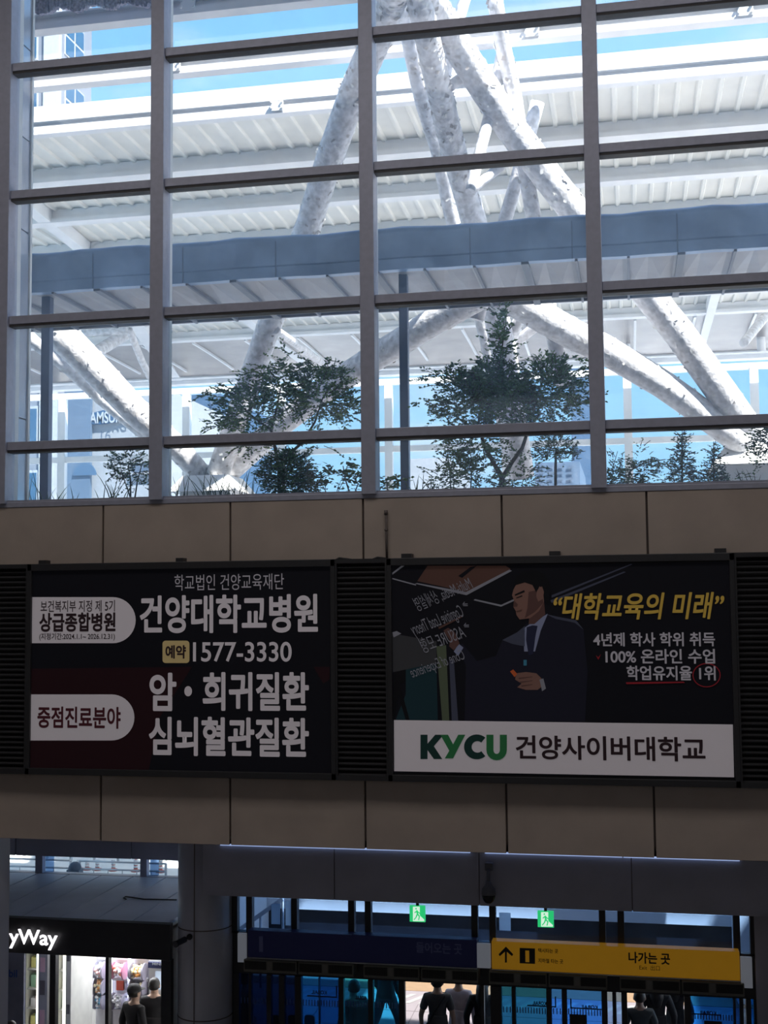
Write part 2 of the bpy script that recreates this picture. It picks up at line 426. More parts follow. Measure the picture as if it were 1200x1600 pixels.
pipe([(790, 60), (765, 180), (748, 245), (735, 300)], (22, 21.2), (20, 17), 0, 'brace')
pipe([(840, 160), (808, 280), (788, 348), (745, 500)], (22.6, 23), (22, 22), 0, 'brace')
pipe([(783, 260), (738, 295)], (22.2, 21.9), (15, 16), 0, 'brace')
pipe([(748, 102), (703, 135)], (21.6, 21.2), (17, 17), 0, 'brace')
pipe([(88, 515), (160, 588), (220, 651), (275, 698), (318, 745)], (23, 25.2), (52, 33), 90)
pipe([(30, 515), (110, 578), (160, 625), (240, 690)], (23.6, 25.6), (22, 20), 50)
pipe([(352, 742), (430, 670), (520, 600), (590, 556), (662, 512), (760, 455)], (25.4, 22.6), (36, 46), 90)
pipe([(1175, 700), (1153, 688), (1050, 609), (943, 545), (886, 518), (819, 478), (770, 450)], (25, 22), (40, 52), 90)
pipe([(430, 515), (470, 543), (512, 573)], (24, 30), (13, 10), 0, 'brace')
pipe([(200, 520), (150, 550), (135, 560)], (33, 30), (20, 18), 0, 'brace')
pipe([(202, 515), (222, 565), (245, 610)], (32, 34), (11, 11), 0, 'brace')
pipe([(130, 520), (200, 516)], (32, 32), (12, 12), 0, 'brace')
pipe([(1195, 495), (1162, 536)], (36, 34), (15, 14), 0, 'brace')
pipe([(830, 460), (806, 510), (800, 530)], (24, 25), (18, 18), 0, 'brace')
pipe([(860, 492), (806, 535)], (25, 25.5), (16, 16), 0, 'brace')
# plinths that carry the struts
for px, lab in ((332, 'square white plinth under the struts left of the small maple'), (1170, 'square white plinth under the struts at the right picture edge')):
    q = at(px, 742 if px < 600 else 698, 25); zt_ = q.z-.05
    t = thing('plinth', lab, 'plinth', (q.x, 25, 0), 'plinths under the steel struts')
    MB().box(q.x-.55, q.x+.55, 24.5, 25.6, 0, zt_-.35).build('shaft', 'white_paint', t, .02)
    b = MB(); lo = [(q.x+sx*.75, 25.05+sy*.75, zt_-.35) for sx, sy in ((-1, -1), (1, -1), (1, 1), (-1, 1))]
    hi = [(q.x+sx*.5, 25.05+sy*.5, zt_) for sx, sy in ((-1, -1), (1, -1), (1, 1), (-1, 1))]
    lv = [b.b.verts.new(p) for p in lo]; hv = [b.b.verts.new(p) for p in hi]
    b.b.faces.new(lv[::-1]); b.b.faces.new(hv)
    for k in range(4): b.b.faces.new((lv[k], lv[(k+1) % 4], hv[(k+1) % 4], hv[k]))
    b.build('capital', 'white_paint', t)

# ================================================================== the blue-grey terrace awning
YA = 16.5
aw = thing('terrace_awning', 'blue-grey metal awning with pale ribbed underside running across the terrace', 'awning', (-3, 17, 8.62))
zt_a, zb_a, zm_a = 12.74, 12.12, 12.27
def awn_z(px_t, px_b): pass
b = MB(); xa, xb = -12, 2.4
NX = 48
rowsA = [(zt_a, YA+.10), (zt_a-.06, YA), (zt_a-.12, YA), (zm_a+.02, YA), (zm_a, YA+.012), (zb_a, YA+.012), (zb_a, YA+.15)]
grid = []
for k in range(NX+1):
    x = xa+(xb-xa)*k/NX; wob = .014*math.sin(k*.9)+.01*math.sin(k*2.3+1)
    grid.append([b.b.verts.new((x, y+(wob*.4 if j < 5 else 0), z+(wob if j < 2 else wob*.35))) for j, (z, y) in enumerate(rowsA)])
for a, c in zip(grid, grid[1:]):
    for j in range(len(rowsA)-1): f = b.b.faces.new((a[j], c[j], c[j+1], a[j+1])); f.smooth = j in (0, 1)
b.build('fascia', 'bluefascia', aw)
b = MB()
for k in range(11): x = xa+.3+k*1.38; b.box(x-.008, x+.008, YA-.006, YA+.01, zb_a, zt_a-.1)
b.build('fascia_seam', mat('seam', (.15, .24, .38), .5), aw)
ye = 18.85
b = MB(); NXs = 42
for k in range(NXs):                                 # quilted soffit panels: each sags into a shallow X
    x0, x1 = xa+(xb-xa)*k/NXs, xa+(xb-xa)*(k+1)/NXs; z = zb_a+.03
    ctr = b.b.verts.new(((x0+x1)/2, (YA+ye)/2, z-.035)); q = [b.b.verts.new(p) for p in ((x0, YA+.02, z), (x1, YA+.02, z), (x1, ye, z), (x0, ye, z))]
    for j in range(4): b.b.faces.new((q[j], q[(j+1) % 4], ctr))
b.build('soffit', 'soffit', aw)
MB().box(xa, xb, YA+.12, ye, zb_a+.12, zb_a+.16).build('top_sheet', 'bluefascia', aw)
for k in range(20):
    x = xa+.35+k*.69; wd = .10 if k % 3 == 0 else .035
    MB().box(x-wd/2, x+wd/2, YA+.03, ye+.02, zb_a-.03, zb_a+.04).build('soffit_rib', 'rib', aw)
MB().box(xa, xb, ye, ye+.04, zb_a-.01, zb_a+.2).build('back_rail', 'soffit', aw)
for px0, px1 in ((66, 79), (626, 639)):
    a = at(px0, 640, 16.9).x; c = at(px1, 640, 16.9).x
    MB().box(a, c, 16.84, 16.96, 8.62, zb_a+.05).build('post', 'darkpost', aw)

# ragged dark netting hanging at the upper left beneath the first open beams
b = MB(); rr = random.Random(3); pa = at(20, -60, 18.3); pb = at(262, -60, 18.3); prev = None
for k in range(121):
    px = 20+242*k/120; t_ = 22-px*.075+rr.uniform(-3, 3)+4*math.sin(px*.12)
    top = at(px, -80, 18.35); low = at(px, t_ if px < 238 else -5-rr.random()*4, 18.3+rr.uniform(0, .05)); cur = (b.b.verts.new(top), b.b.verts.new(low), b.b.verts.new(low+Vector((0, .12, .03))), b.b.verts.new(top+Vector((0, .12, 0))))
    if prev:
        for j in range(4): b.b.faces.new((prev[j], cur[j], cur[(j+1) % 4], prev[(j+1) % 4]))
    prev = cur
tag(b.build('torn_netting', mat('netting', (.26, .25, .33), .9, 0, .35, 22, .6)), 'ragged grey-violet netting hanging at the top left of the windows', 'netting')

# ================================================================== distant buildings
def building(name, lab, px0, px1, ytop, Y, m, depth=14, z0=0):
    a, c, t_ = at(px0, 690, Y), at(px1, 690, Y), at((px0+px1)/2, ytop, Y)
    t = thing(name, lab, 'building', ((a.x+c.x)/2, Y+depth/2, z0), 'buildings beyond the station')
    MB().box(a.x, c.x, Y, Y+depth, z0, t_.z).build('wall', m, t); return t
mat('bwhite', (.18, .20, .24), .7); mat('bpale', (.08, .125, .19), .7); mat('bblue', (.045, .10, .18), .6); mat('bglass', (.03, .09, .17), .15)  # distance haze is mixed into the building colours
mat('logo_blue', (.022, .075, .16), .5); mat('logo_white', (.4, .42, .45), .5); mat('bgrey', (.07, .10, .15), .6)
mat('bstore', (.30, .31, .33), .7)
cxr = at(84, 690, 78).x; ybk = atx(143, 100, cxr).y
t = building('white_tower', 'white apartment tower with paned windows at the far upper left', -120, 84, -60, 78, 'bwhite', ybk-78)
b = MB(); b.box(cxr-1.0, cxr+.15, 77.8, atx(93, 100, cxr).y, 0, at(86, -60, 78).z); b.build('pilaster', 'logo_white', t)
def sidewin(p0, p1, y0):
    ya, yb = atx(p0, y0, cxr).y, atx(p1, y0, cxr).y; zt_, zb_ = at(p0, y0, ya).z, at(p0, y0+62, ya).z
    f = MB().box(cxr, cxr+.06, ya, yb, zb_, zt_).build('window_frame', 'logo_white', t); dy_, dz_ = (yb-ya)/2, (zt_-zb_)/2
    for i in range(2):
        for j in range(2): MB().box(cxr+.06, cxr+.09, ya+dy_*i+.12, ya+dy_*(i+1)-.12, zb_+dz_*j+.1, zb_+dz_*(j+1)-.1).build('pane', 'bglass', f)
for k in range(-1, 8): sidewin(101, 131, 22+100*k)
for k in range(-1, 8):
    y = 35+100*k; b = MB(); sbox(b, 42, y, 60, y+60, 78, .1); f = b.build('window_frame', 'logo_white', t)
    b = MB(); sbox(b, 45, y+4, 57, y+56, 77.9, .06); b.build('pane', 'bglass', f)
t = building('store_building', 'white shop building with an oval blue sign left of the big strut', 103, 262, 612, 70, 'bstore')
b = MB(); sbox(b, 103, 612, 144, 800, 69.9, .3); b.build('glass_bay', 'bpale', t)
q = at(168, 651, 69.8); b = MB()
b.plate([(q.x+1.62*math.cos(a)+.12*math.sin(a), 69.85, q.z+.44*math.sin(a)+.12*math.cos(a)) for a in [2*PI*k/40 for k in range(40)]], .08); lg = b.build('sign_oval', 'logo_blue', t)
text('lettering', 'SAMSUNG', pbox(134, 643, 203, 661, 69.75), 69.75, 'logo_white', lg, .02, dy=.01)
text('lettering', '16', pbox(158, 673, 173, 688, 69.75), 69.75, 'bgrey', t, .0, dy=.05)
b = MB()
for (x0, y0, x1, y1) in ((122, 728, 146, 740), (104, 636, 118, 668), (122, 640, 130, 660), (206, 724, 240, 738), (214, 640, 226, 650)): sbox(b, x0, y0, x1, y1, 69.7, .05)
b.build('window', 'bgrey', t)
b = MB(); q = at(132, 735, 69.5); b.plate([(q.x+.75*math.cos(a), 69.6, q.z-.3+.75*math.sin(a)) for a in [PI*k/16 for k in range(17)]], .1); b.build('arch', 'bblue', t)
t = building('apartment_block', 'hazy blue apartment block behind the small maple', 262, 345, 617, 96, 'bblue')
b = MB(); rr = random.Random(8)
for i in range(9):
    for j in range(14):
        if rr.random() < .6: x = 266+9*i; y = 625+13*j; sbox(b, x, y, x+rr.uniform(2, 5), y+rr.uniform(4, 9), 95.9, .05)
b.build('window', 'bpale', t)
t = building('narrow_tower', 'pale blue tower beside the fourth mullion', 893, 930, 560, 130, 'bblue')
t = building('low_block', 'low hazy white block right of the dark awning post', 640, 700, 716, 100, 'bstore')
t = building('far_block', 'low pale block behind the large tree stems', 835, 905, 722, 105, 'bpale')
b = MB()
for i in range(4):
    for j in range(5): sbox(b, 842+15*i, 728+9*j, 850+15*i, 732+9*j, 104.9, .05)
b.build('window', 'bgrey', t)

# ================================================================== plants on the terrace
def leafq(b, p, d, s, rr):
    d = d.normalized(); u = Vector((rr.uniform(-1, 1), rr.uniform(-1, 1), rr.uniform(-.3, 1))).normalized(); v = d.cross(u)
    if v.length < 1e-3: return
    v.normalize(); n = v.cross(d)
    a = p; c = p+d*s; m1 = p+d*s*.45+v*s*.26+n*s*.08; m2 = p+d*s*.45-v*s*.26+n*s*.08
    A, C_, B, D_ = b.b.verts.new(a), b.b.verts.new(c), b.b.verts.new(m1), b.b.verts.new(m2)
    b.b.faces.new((A, B, C_)); b.b.faces.new((A, C_, D_))
def plant(name, lab, cat, Y, stems, blobs, leaf=.05, mats=('leaf', 'leafdark'), seed=1, depth=.45, twl=.28, droop=.25, group='terrace shrubs and trees', twigs=True):
    rr = random.Random(seed)
    base = at(stems[0][0][0], stems[0][0][1], Y); root = thing(name, lab, cat, (base.x, Y, 8.62), group)
    b = MB()
    for st in stems:
        pts = [at(x, y, Y+dy_) for x, y, r_, dy_ in st]; b.tube(pts, [s_[2]/126*(Y/15) for s_ in st], 7)
    bt = b
    fo = [MB(), MB()]
    for bl in blobs:
        px, py, rx, ry, ns = bl[:5]; dens = bl[5] if len(bl) > 5 else 1
        for k in range(ns):
            a = rr.random()*2*PI; q = rr.random()**.55
            c = at(px+rx*q*math.cos(a)*.82, py+ry*q*math.sin(a)*.82, Y+rr.uniform(-depth, depth)*(1-q*.5))
            ctr = at(px, py+ry*.4, Y); d = (c-ctr); d.y += rr.uniform(-.2, .2); d.z *= .55; d = d.normalized() if d.length > .01 else Vector((1, 0, 0))
            d = (d+Vector((rr.uniform(-.5, .5), rr.uniform(-.5, .5), rr.uniform(-.35, .4)))).normalized()
            ln = twl*rr.uniform(.45, 1.1); pts = [c+d*ln*t_+Vector((0, 0, -droop*ln*t_*t_)) for t_ in (0, .35, .7, 1)]
            if twigs and k % 2 == 0: bt.tube(pts, [.006, .005, .004, .002], 4)
            nl = int(ln/.022*dens); f = fo[0 if rr.random() < .6 else 1]
            for i in range(nl):
                t_ = (i+rr.random())/nl; p = c+d*ln*t_+Vector((0, 0, -droop*ln*t_*t_)); sd = 1 if i % 2 else -1
                side = d.cross(Vector((0, 0, 1))).normalized()
                leafq(f, p, d*.7+side*sd*.8+Vector((0, 0, rr.uniform(-.6, .5))), leaf*rr.uniform(.6, 1.2), rr)
    bt.build('stem', 'bark', root)
    for f, mm in zip(fo, mats):
        if len(f.b.verts): f.build('foliage', mm, root, recalc=False)
    return root
plant('maple', 'small spreading maple with a forked trunk in the second window bay', 'tree', 15.3,
      [[(437, 776, 3.5, 0), (436, 735, 3.2, 0), (431, 705, 3, 0), (424, 672, 2.4, 0), (432, 640, 1.8, 0), (440, 600, 1, .1)], [(438, 735, 3, 0), (456, 706, 2.6, -.05), (472, 692, 2.4, -.1), (492, 660, 1.8, -.1), (505, 620, 1, -.1)], [(424, 672, 2, 0), (400, 655, 1.5, .1), (372, 630, 1, .15)]],
      [(388, 640, 50, 42, 225), (440, 612, 46, 36, 165), (500, 615, 54, 44, 262), (455, 582, 88, 14, 51), (345, 612, 34, 12, 24), (340, 660, 30, 10, 18), (540, 640, 24, 26, 39), (415, 575, 10, 30, 9), (450, 560, 14, 24, 15), (500, 570, 34, 10, 18), (390, 690, 30, 22, 30, .8), (490, 690, 34, 16, 21, .8)], .055, ('leaf', 'leaflight'), 11)
plant('round_bush', 'dense rounded bush under the small maple', 'bush', 15.0, [[(442, 778, 3, 0), (444, 740, 2, 0)]],
      [(447, 742, 44, 40, 630), (475, 755, 32, 24, 180)], .045, ('leafdark', 'leaf'), 12, .3, .18)
plant('large_maple', 'large bushy maple with a tall spire in the third window bay', 'tree', 15.4,
      [[(785, 770, 5, 0), (784, 745, 4.6, 0), (772, 725, 3.4, 0), (756, 695, 3, 0), (748, 660, 2, 0), (760, 590, 1.5, 0)], [(786, 745, 4, 0), (800, 722, 3.2, -.1), (816, 700, 3, -.1), (824, 676, 2.6, -.1), (834, 640, 1.8, -.1), (848, 590, 1, -.1)], [(756, 660, 2, 0), (775, 600, 1.6, .1), (785, 540, 1.2, .1), (792, 490, .7, .1)]],
      [(775, 600, 52, 36, 360), (732, 625, 48, 46, 285), (800, 625, 50, 40, 285), (858, 610, 46, 50, 315), (783, 545, 15, 32, 46), (784, 505, 12, 34, 30), (700, 590, 40, 20, 36), (690, 640, 30, 16, 18), (745, 690, 46, 34, 135), (740, 740, 44, 30, 90, .8), (895, 590, 30, 16, 27), (905, 625, 22, 18, 18), (660, 628, 16, 5, 6), (880, 560, 30, 8, 12), (715, 720, 20, 40, 45, .7), (815, 738, 30, 30, 39, .7)], .055, ('leaf', 'leaf'), 13)
plant('bamboo_clump', 'airy bamboo clump behind the large maple stems', 'shrub', 15.8, [[(705, 772, 1.2, 0), (702, 730, .8, 0), (698, 690, .5, 0)], [(735, 772, 1.2, .1), (738, 720, .8, .1)]],
      [(712, 735, 34, 34, 44, .7), (690, 750, 22, 20, 20, .7), (820, 750, 34, 20, 24, .7)], .05, ('leaf', 'leaflight'), 14)
plant('topiary_pine', 'cloud-pruned pine on a straight stem left of the fourth mullion', 'tree', 15.0, [[(868, 766, 2.4, 0), (868, 730, 2.2, 0), (869, 700, 1.6, 0)]],
      [(868, 700, 34, 22, 200), (848, 712, 22, 10, 50), (890, 708, 22, 14, 60), (862, 686, 20, 12, 40)], .035, ('leafdark', 'leaf'), 15, .3, .12, .05)
plant('boxwood_tree', 'small round-headed shrub left of the second mullion', 'shrub', 15.1, [[(204, 784, 1.6, 0), (204, 750, 1.3, 0), (200, 725, .8, 0)], [(210, 784, 1.4, .05), (215, 750, 1.1, .05), (222, 725, .7, .05)], [(206, 784, 1.2, -.05), (195, 752, .9, -.05), (188, 730, .6, -.05)]],
      [(204, 724, 34, 26, 120), (215, 745, 28, 24, 50, .8), (185, 735, 16, 16, 24)], .045, ('leafdark', 'leaf'), 16, .3, .16)
for px, top, s_, lab in ((1066, 672, 17, 'young conifer standing left in the right hand bay'), (1115, 690, 22, 'young spreading conifer in front of the right plinth')):
    bl = [(px, top+8+9*k, 4+s_*k/7, 6, 12+5*k) for k in range(8)]
    plant('conifer', lab, 'tree', 15.1, [[(px, 766, 1.6, 0), (px, top+40, 1.2, 0), (px, top, .5, 0)]], bl, .035, ('leafdark', 'leafdark'), px, .2, .14, .05)
plant('yew_shrub', 'dark shrub leaning in at the right picture edge', 'shrub', 14.9, [[(1212, 766, 2, 0), (1206, 720, 1.6, 0), (1198, 690, 1, 0)]],
      [(1200, 690, 32, 22, 110), (1185, 712, 20, 18, 44), (1210, 665, 20, 16, 40)], .04, ('leafdark', 'leaf'), 18, .3, .16)
plant('arching_shrub', 'low arching shrub at the left foot of the right hand bay', 'shrub', 15.0, [[(978, 766, 1.6, 0), (985, 735, 1.2, 0), (1010, 722, 1, 0), (1040, 718, .7, 0)]],
      [(975, 742, 26, 18, 70), (1000, 735, 26, 16, 60), (1030, 724, 26, 9, 40), (960, 750, 18, 14, 30), (985, 755, 34, 10, 40)], .04, ('leafdark', 'leaf'), 19, .25, .16)
plant('low_hedge', 'low feathery hedge between the two conifers', 'hedge', 15.5, [[(1120, 764, 1.4, 0), (1120, 745, 1, 0)]],
      [(1100, 745, 40, 14, 70), (1140, 748, 34, 14, 60), (1060, 752, 26, 12, 40)], .035, ('leaf', 'leaflight'), 20, .2, .14)
plant('broadleaf_plant', 'large-leaved plant left of the third mullion', 'plant', 14.9, [[(548, 776, 1.4, 0), (540, 750, 1.1, 0), (536, 728, .8, 0)], [(552, 776, 1.2, 0), (560, 755, .9, 0)]],
      [(535, 735, 26, 14, 22, .5), (552, 752, 18, 16, 18, .5), (525, 745, 18, 16, 16, .6)], .09, ('leaf', 'leafdark'), 21, .25, .18)
plant('leafy_plant', 'pale leafy plant just right of the third mullion', 'plant', 14.9, [[(606, 772, 1.2, 0), (604, 752, .9, 0)]],
      [(604, 752, 20, 14, 22, .6), (620, 758, 12, 10, 10, .6)], .075, ('leaf', 'leaflight'), 22, .25, .16)
plant('feathery_shrub', 'sparse feathery shrub right of the fourth mullion', 'shrub', 15.7, [[(955, 766, 1, 0), (958, 730, .7, 0), (965, 705, .4, 0)]],
      [(962, 728, 24, 26, 26, .5), (1000, 712, 24, 22, 26, .5)], .04, ('leaf', 'leaflight'), 23, .25, .16)
for i, (px, y0, n, h, lab) in enumerate(((58, 784, 16, 80, 'tall grass tuft beside the dark awning post at far left'), (105, 783, 8, 34, 'low bent grass tuft right of the far left awning post'), (172, 783, 14, 62, 'grass tuft left of the round-headed shrub'), (275, 782, 10, 46, 'grass tuft right of the second mullion'), (335, 781, 24, 50, 'dense grass tuft under the left plinth'), (375, 780, 16, 56, 'grass tuft left of the rounded bush'), (505, 778, 12, 48, 'dark grass tuft right of the rounded bush'), (660, 771, 14, 40, 'grass tuft right of the dark awning post in the third bay'), (1178, 758, 12, 34, 'grass tuft in front of the right plinth'), (700, 771, 8, 30, 'short grass tuft under the bamboo clump'))):
    rr = random.Random(40+i); b = MB(); Yg = 16.1 if i == 0 else 14.75
    for k in range(n):
        c = at(px+rr.uniform(-22, 22), y0, Yg+rr.uniform(-.15, .15)); c.z = 8.62; hh = (h*rr.uniform(.5, 1.1)/126)+.18; lx = rr.uniform(-.5, .5)*hh; ly = rr.uniform(-.3, .3)*hh
        P = [c+Vector((lx*t_*t_, ly*t_*t_, hh*t_*(1-.25*t_*abs(lx)/hh))) for t_ in (0, .3, .6, .85, 1)]; b.tube(P, [.009, .008, .006, .004, .001], 4, False)
    tag(b.build('grass_tuft', 'grass'), lab, 'grass', 'grass tufts along the window sill')

# ================================================================== advertising signs
YP = 13.86                      # face of the picture panels
mat('frame', (.045, .044, .048), .4, .2, .03, 9)
def lit(name, c, k=.125):        # printed film on a weakly lit box
    return mat(name, c, .6, 0, 0, 5, 0, k, .25)
lit('s_navy', (.007, .007, .011)); lit('s_maroon', (.022, .007, .010)); lit('s_white', (.72, .66, .70)); lit('s_grey', (.50, .47, .52))
lit('s_yellow', (.62, .47, .22)); lit('s_ink', (.030, .016, .020)); lit('s_inkred', (.07, .015, .022)); lit('s_gold', (.58, .38, .07)); lit('s_red', (.30, .02, .03))
lit('s_green', (.03, .17, .06)); lit('s_dkgreen', (.012, .04, .035)); lit('s_suit', (.014, .014, .026)); lit('s_skin', (.20, .105, .085)); lit('s_skin_shade', (.10, .050, .045)); lit('s_shirt', (.22, .24, .36))
lit('s_hair', (.006, .006, .008)); lit('s_brown', (.10, .05, .04)); lit('s_teal', (.012, .035, .045)); lit('s_line', (.24, .24, .28)); lit('s_mid', (.045, .045, .05)); lit('s_orange', (.5, .10, .03)); lit('s_tie', (.02, .022, .05)); lit('s_olive', (.09, .11, .07)); lit('s_slate', (.06, .065, .10))

def sign_box(name, lab, px0, px1, y0, y1, zt=8.03, zb=5.52):
    a, c = at(px0, 1040, YP).x, at(px1, 1040, YP).x
    t = thing(name, lab, 'advertising sign', ((a+c)/2, 13.93, zb), 'advertising signs on the facade beam')
    p0, p1 = at(y0[0], y0[1], YP), at(y1[0], y1[1], YP)
    MB().box(a, c, 13.88, 13.985, zb, zt).build('housing', 'signblack', t)
    fw = .055
    MB().box(a, c, 13.82, 13.88, zt-.085, zt).box(a, c, 13.82, 13.88, zb, zb+.075).box(a, a+fw, 13.82, 13.88, zb, zt).box(c-fw, c, 13.82, 13.88, zb, zt).build('frame', 'frame', t, .006)
    return t, a, c
def plate(t, nm, px, m, layer, Y0=YP):
    Y = Y0-.0015*layer; return MB().plate(poly(px, Y), .0012).build(nm, m, t)
def T(t, nm, s, px, m, layer=6, **k): return text(nm, s, pbox(*px, YP), YP-.0015*layer, m, t, dy=.0006, **k)
def pill(px0, y0, px1, y1, square_left=True, r=None):
    r = r or (y1-y0)/2; out = [(px0, y1), (px0, y0)]
    out += [(px1-r+r*math.sin(a), (y0+y1)/2-(y1-y0)/2*math.cos(a)) for a in [PI*k/20 for k in range(21)]]
    return out
def rrect(x0, y0, x1, y1, r):
    o = []
    for cx, cy, a0 in ((x1-r, y0+r, -90), (x1-r, y1-r, 0), (x0+r, y1-r, 90), (x0+r, y0+r, 180)):
        o += [(cx+r*math.cos(math.radians(a0+15*k)), cy+r*math.sin(math.radians(a0+15*k))) for k in range(7)]
    return o

t, a1, c1 = sign_box('hospital_sign', 'dark sign with white hospital lettering, phone number and two white pills', 43, 525, (50, 890), (518, 1206))
plate(t, 'panel', [(48, 890), (520, 884), (520, 1208), (44, 1203)], 's_navy', 1)
plate(t, 'maroon_field', [(48, 1045), (300, 1042), (250, 1120), (232, 1205), (45, 1201)], 's_maroon', 2)
plate(t, 'maroon_field', [(490, 1042), (515, 1042), (515, 1062), (505, 1068)], 's_maroon', 2)
T(t, 'lettering', '학교법인 건양교육재단', (273, 897, 444, 922), 's_grey', bold=0)
T(t, 'lettering', '건양대학교병원', (219, 929, 497, 989), 's_white', bold=.028)
p = plate(t, 'white_pill', pill(50, 933, 212, 1005), 's_white', 3)
T(p, 'lettering', '보건복지부 지정 제 5기', (64, 938, 180, 956), 's_ink', 6, bold=.008)
T(p, 'lettering', '상급종합병원', (62, 957, 181, 987), 's_ink', 6, bold=.032)
T(p, 'lettering', '(지정기간:2024.1.1~ 2026.12.31)', (62, 989, 180, 1001), 's_ink', 6, bold=.012)
p = plate(t, 'yellow_badge', rrect(254, 1001, 296, 1036, 5), 's_yellow', 3)
T(p, 'lettering', '예약', (259, 1008, 291, 1029), 's_ink', 6, bold=.032)
T(t, 'lettering', '1577-3330', (302, 1003, 456, 1034), 's_white', bold=.014)
T(t, 'lettering', '암', (234, 1051, 276, 1111), 's_white', bold=.030)
plate(t, 'dot', [(294+6*math.cos(a), 1080+8*math.sin(a)) for a in [2*PI*k/20 for k in range(20)]], 's_white', 6)
T(t, 'lettering', '희귀질환', (317, 1050, 483, 1111), 's_white', bold=.030)
T(t, 'lettering', '심뇌혈관질환', (233, 1120, 483, 1182), 's_white', bold=.030)
p = plate(t, 'white_pill', pill(47, 1085, 210, 1157), 's_white', 3)
T(p, 'lettering', '중점진료분야', (59, 1104, 189, 1138), 's_inkred', 6, bold=.026)
for px in (68, 282): 
    q = at(px, 880, 13.9); MB().box(q.x-.045, q.x+.045, 13.86, 13.99, 8.03, 8.075).build('bracket', 'frame', t)

t, a2, c2 = sign_box('university_sign', 'dark sign with a man in a suit, gold slogan and white name band', 606, 1152, (613, 880), (1146, 1214))
plate(t, 'panel', [(612, 884), (1146, 878), (1148, 1216), (614, 1208)], 's_navy', 1)
P = lambda nm, px, m, l: plate(t, nm, px, m, l)
P('photo_backdrop', [(613, 990), (682, 1002), (682, 1050), (614, 1050)], 's_mid', 2)
P('photo_ceiling_panel', [(652, 908), (668, 884), (790, 884), (798, 889), (730, 925)], 's_brown', 2)
P('photo_ceiling_panel', [(716, 900), (735, 886), (745, 884), (722, 903)], 's_navy', 3)
P('photo_ceiling_edge', [(648, 912), (652, 911), (728, 925), (796, 890), (800, 892), (729, 930)], 's_line', 3)
P('photo_ceiling_edge', [(613, 905), (613, 903), (650, 913), (650, 915)], 's_line', 3)
P('photo_ceiling_edge', [(740, 938), (742, 936), (783, 945), (812, 932), (812, 935), (783, 948)], 's_line', 3)
P('photo_ceiling_edge', [(613, 898), (632, 884), (627, 884), (613, 895)], 's_line', 3)
P('photo_ceiling_edge', [(862, 930), (986, 881), (988, 882), (862, 934)], 's_slate', 3)
P('photo_ceiling_edge', [(860, 938), (975, 893), (978, 894), (862, 942)], 's_slate', 3)
P('photo_lamp', [(613, 988), (620, 986), (627, 990), (615, 996)], 's_line', 3)
P('photo_board', [(634, 1046), (682, 1036), (684, 1125), (618, 1125), (634, 1085)], 's_teal', 3)
P('photo_wall_edge', [(682, 1010), (697, 1008), (702, 1126), (691, 1126)], 's_olive', 4)
P('photo_wall_edge', [(702, 1030), (709, 1030), (716, 1128), (706, 1127)], 's_slate', 4)
P('photo_camera_stand', [(616, 1050), (634, 1046), (634, 1064), (625, 1070), (640, 1125), (634, 1125), (622, 1085), (617, 1125), (614, 1125)], 's_hair', 4)
P('photo_jacket', [(852, 959), (868, 964), (900, 970), (912, 985), (918, 1050), (914, 1128), (726, 1127), (728, 1040), (716, 1012), (722, 1005), (745, 1033), (775, 1025), (785, 1000), (808, 990), (822, 975)], 's_suit', 4)
P('photo_lapel', [(785, 1000), (808, 988), (820, 978), (820, 1010), (800, 1006)], 's_slate', 5)
P('photo_shoulder_line', [(852, 959), (868, 963), (900, 969), (912, 984), (898, 973), (868, 967)], 's_slate', 5)
P('photo_cuff', [(709, 1018), (717, 1006), (724, 1012), (716, 1025)], 's_shirt', 5)
P('photo_shirt', [(818, 982), (832, 972), (856, 959), (845, 985), (836, 1018), (819, 1018)], 's_shirt', 5)
P('photo_tie', [(823, 980), (832, 977), (840, 978), (837, 992), (833, 1022), (826, 1024), (822, 1000)], 's_tie', 6)
P('photo_neck', [(828, 952), (850, 940), (852, 960), (835, 975), (826, 975)], 's_skin_shade', 6)
P('photo_face', [(806, 914), (815, 908), (832, 906), (848, 916), (850, 940), (842, 955), (828, 966), (812, 968), (807, 961), (806, 955), (802, 948), (803, 938), (800, 930), (802, 922)], 's_skin', 7)
P('photo_cheek', [(826, 925), (846, 920), (849, 942), (836, 956), (820, 966), (824, 950)], 's_skin_shade', 8)
P('photo_ear', [(839, 922), (847, 916), (850, 925), (848, 936), (841, 940), (838, 932)], 's_skin', 9)
P('photo_brow', [(804, 929), (819, 922), (820, 925), (805, 931)], 's_hair', 9)
P('photo_eye', [(806, 934), (816, 930), (816, 932), (807, 935)], 's_hair', 9)
P('photo_mouth', [(806, 955), (816, 952), (815, 955), (808, 957)], 's_brown', 9)
P('photo_nose', [(803, 938), (809, 944), (808, 948), (802, 948)], 's_skin_shade', 9)
P('photo_hair', [(803, 915), (806, 902), (816, 894), (832, 891), (848, 896), (858, 908), (860, 925), (856, 945), (851, 938), (849, 920), (843, 916), (838, 926), (832, 914), (820, 910)], 's_hair', 9)
P('photo_pointing_hand', [(693, 985), (700, 981), (709, 986), (714, 995), (718, 1006), (709, 1016), (702, 1010), (703, 1000), (697, 992)], 's_skin_shade', 6)
P('photo_hand', [(806, 1052), (822, 1050), (838, 1052), (848, 1062), (850, 1070), (840, 1078), (822, 1078), (808, 1074), (815, 1068), (805, 1062)], 's_skin', 8)
for k in range(3): P('photo_finger_line', [(810+2*k, 1059+6*k), (832, 1057+6*k), (832, 1058+6*k), (811+2*k, 1061+6*k)], 's_skin_shade', 9)
P('photo_watch', [(843, 1062), (849, 1060), (853, 1076), (847, 1080)], 's_line', 9)
P('photo_marker_pen', [(797, 1049), (802, 1046), (808, 1053), (804, 1058)], 's_orange', 9)
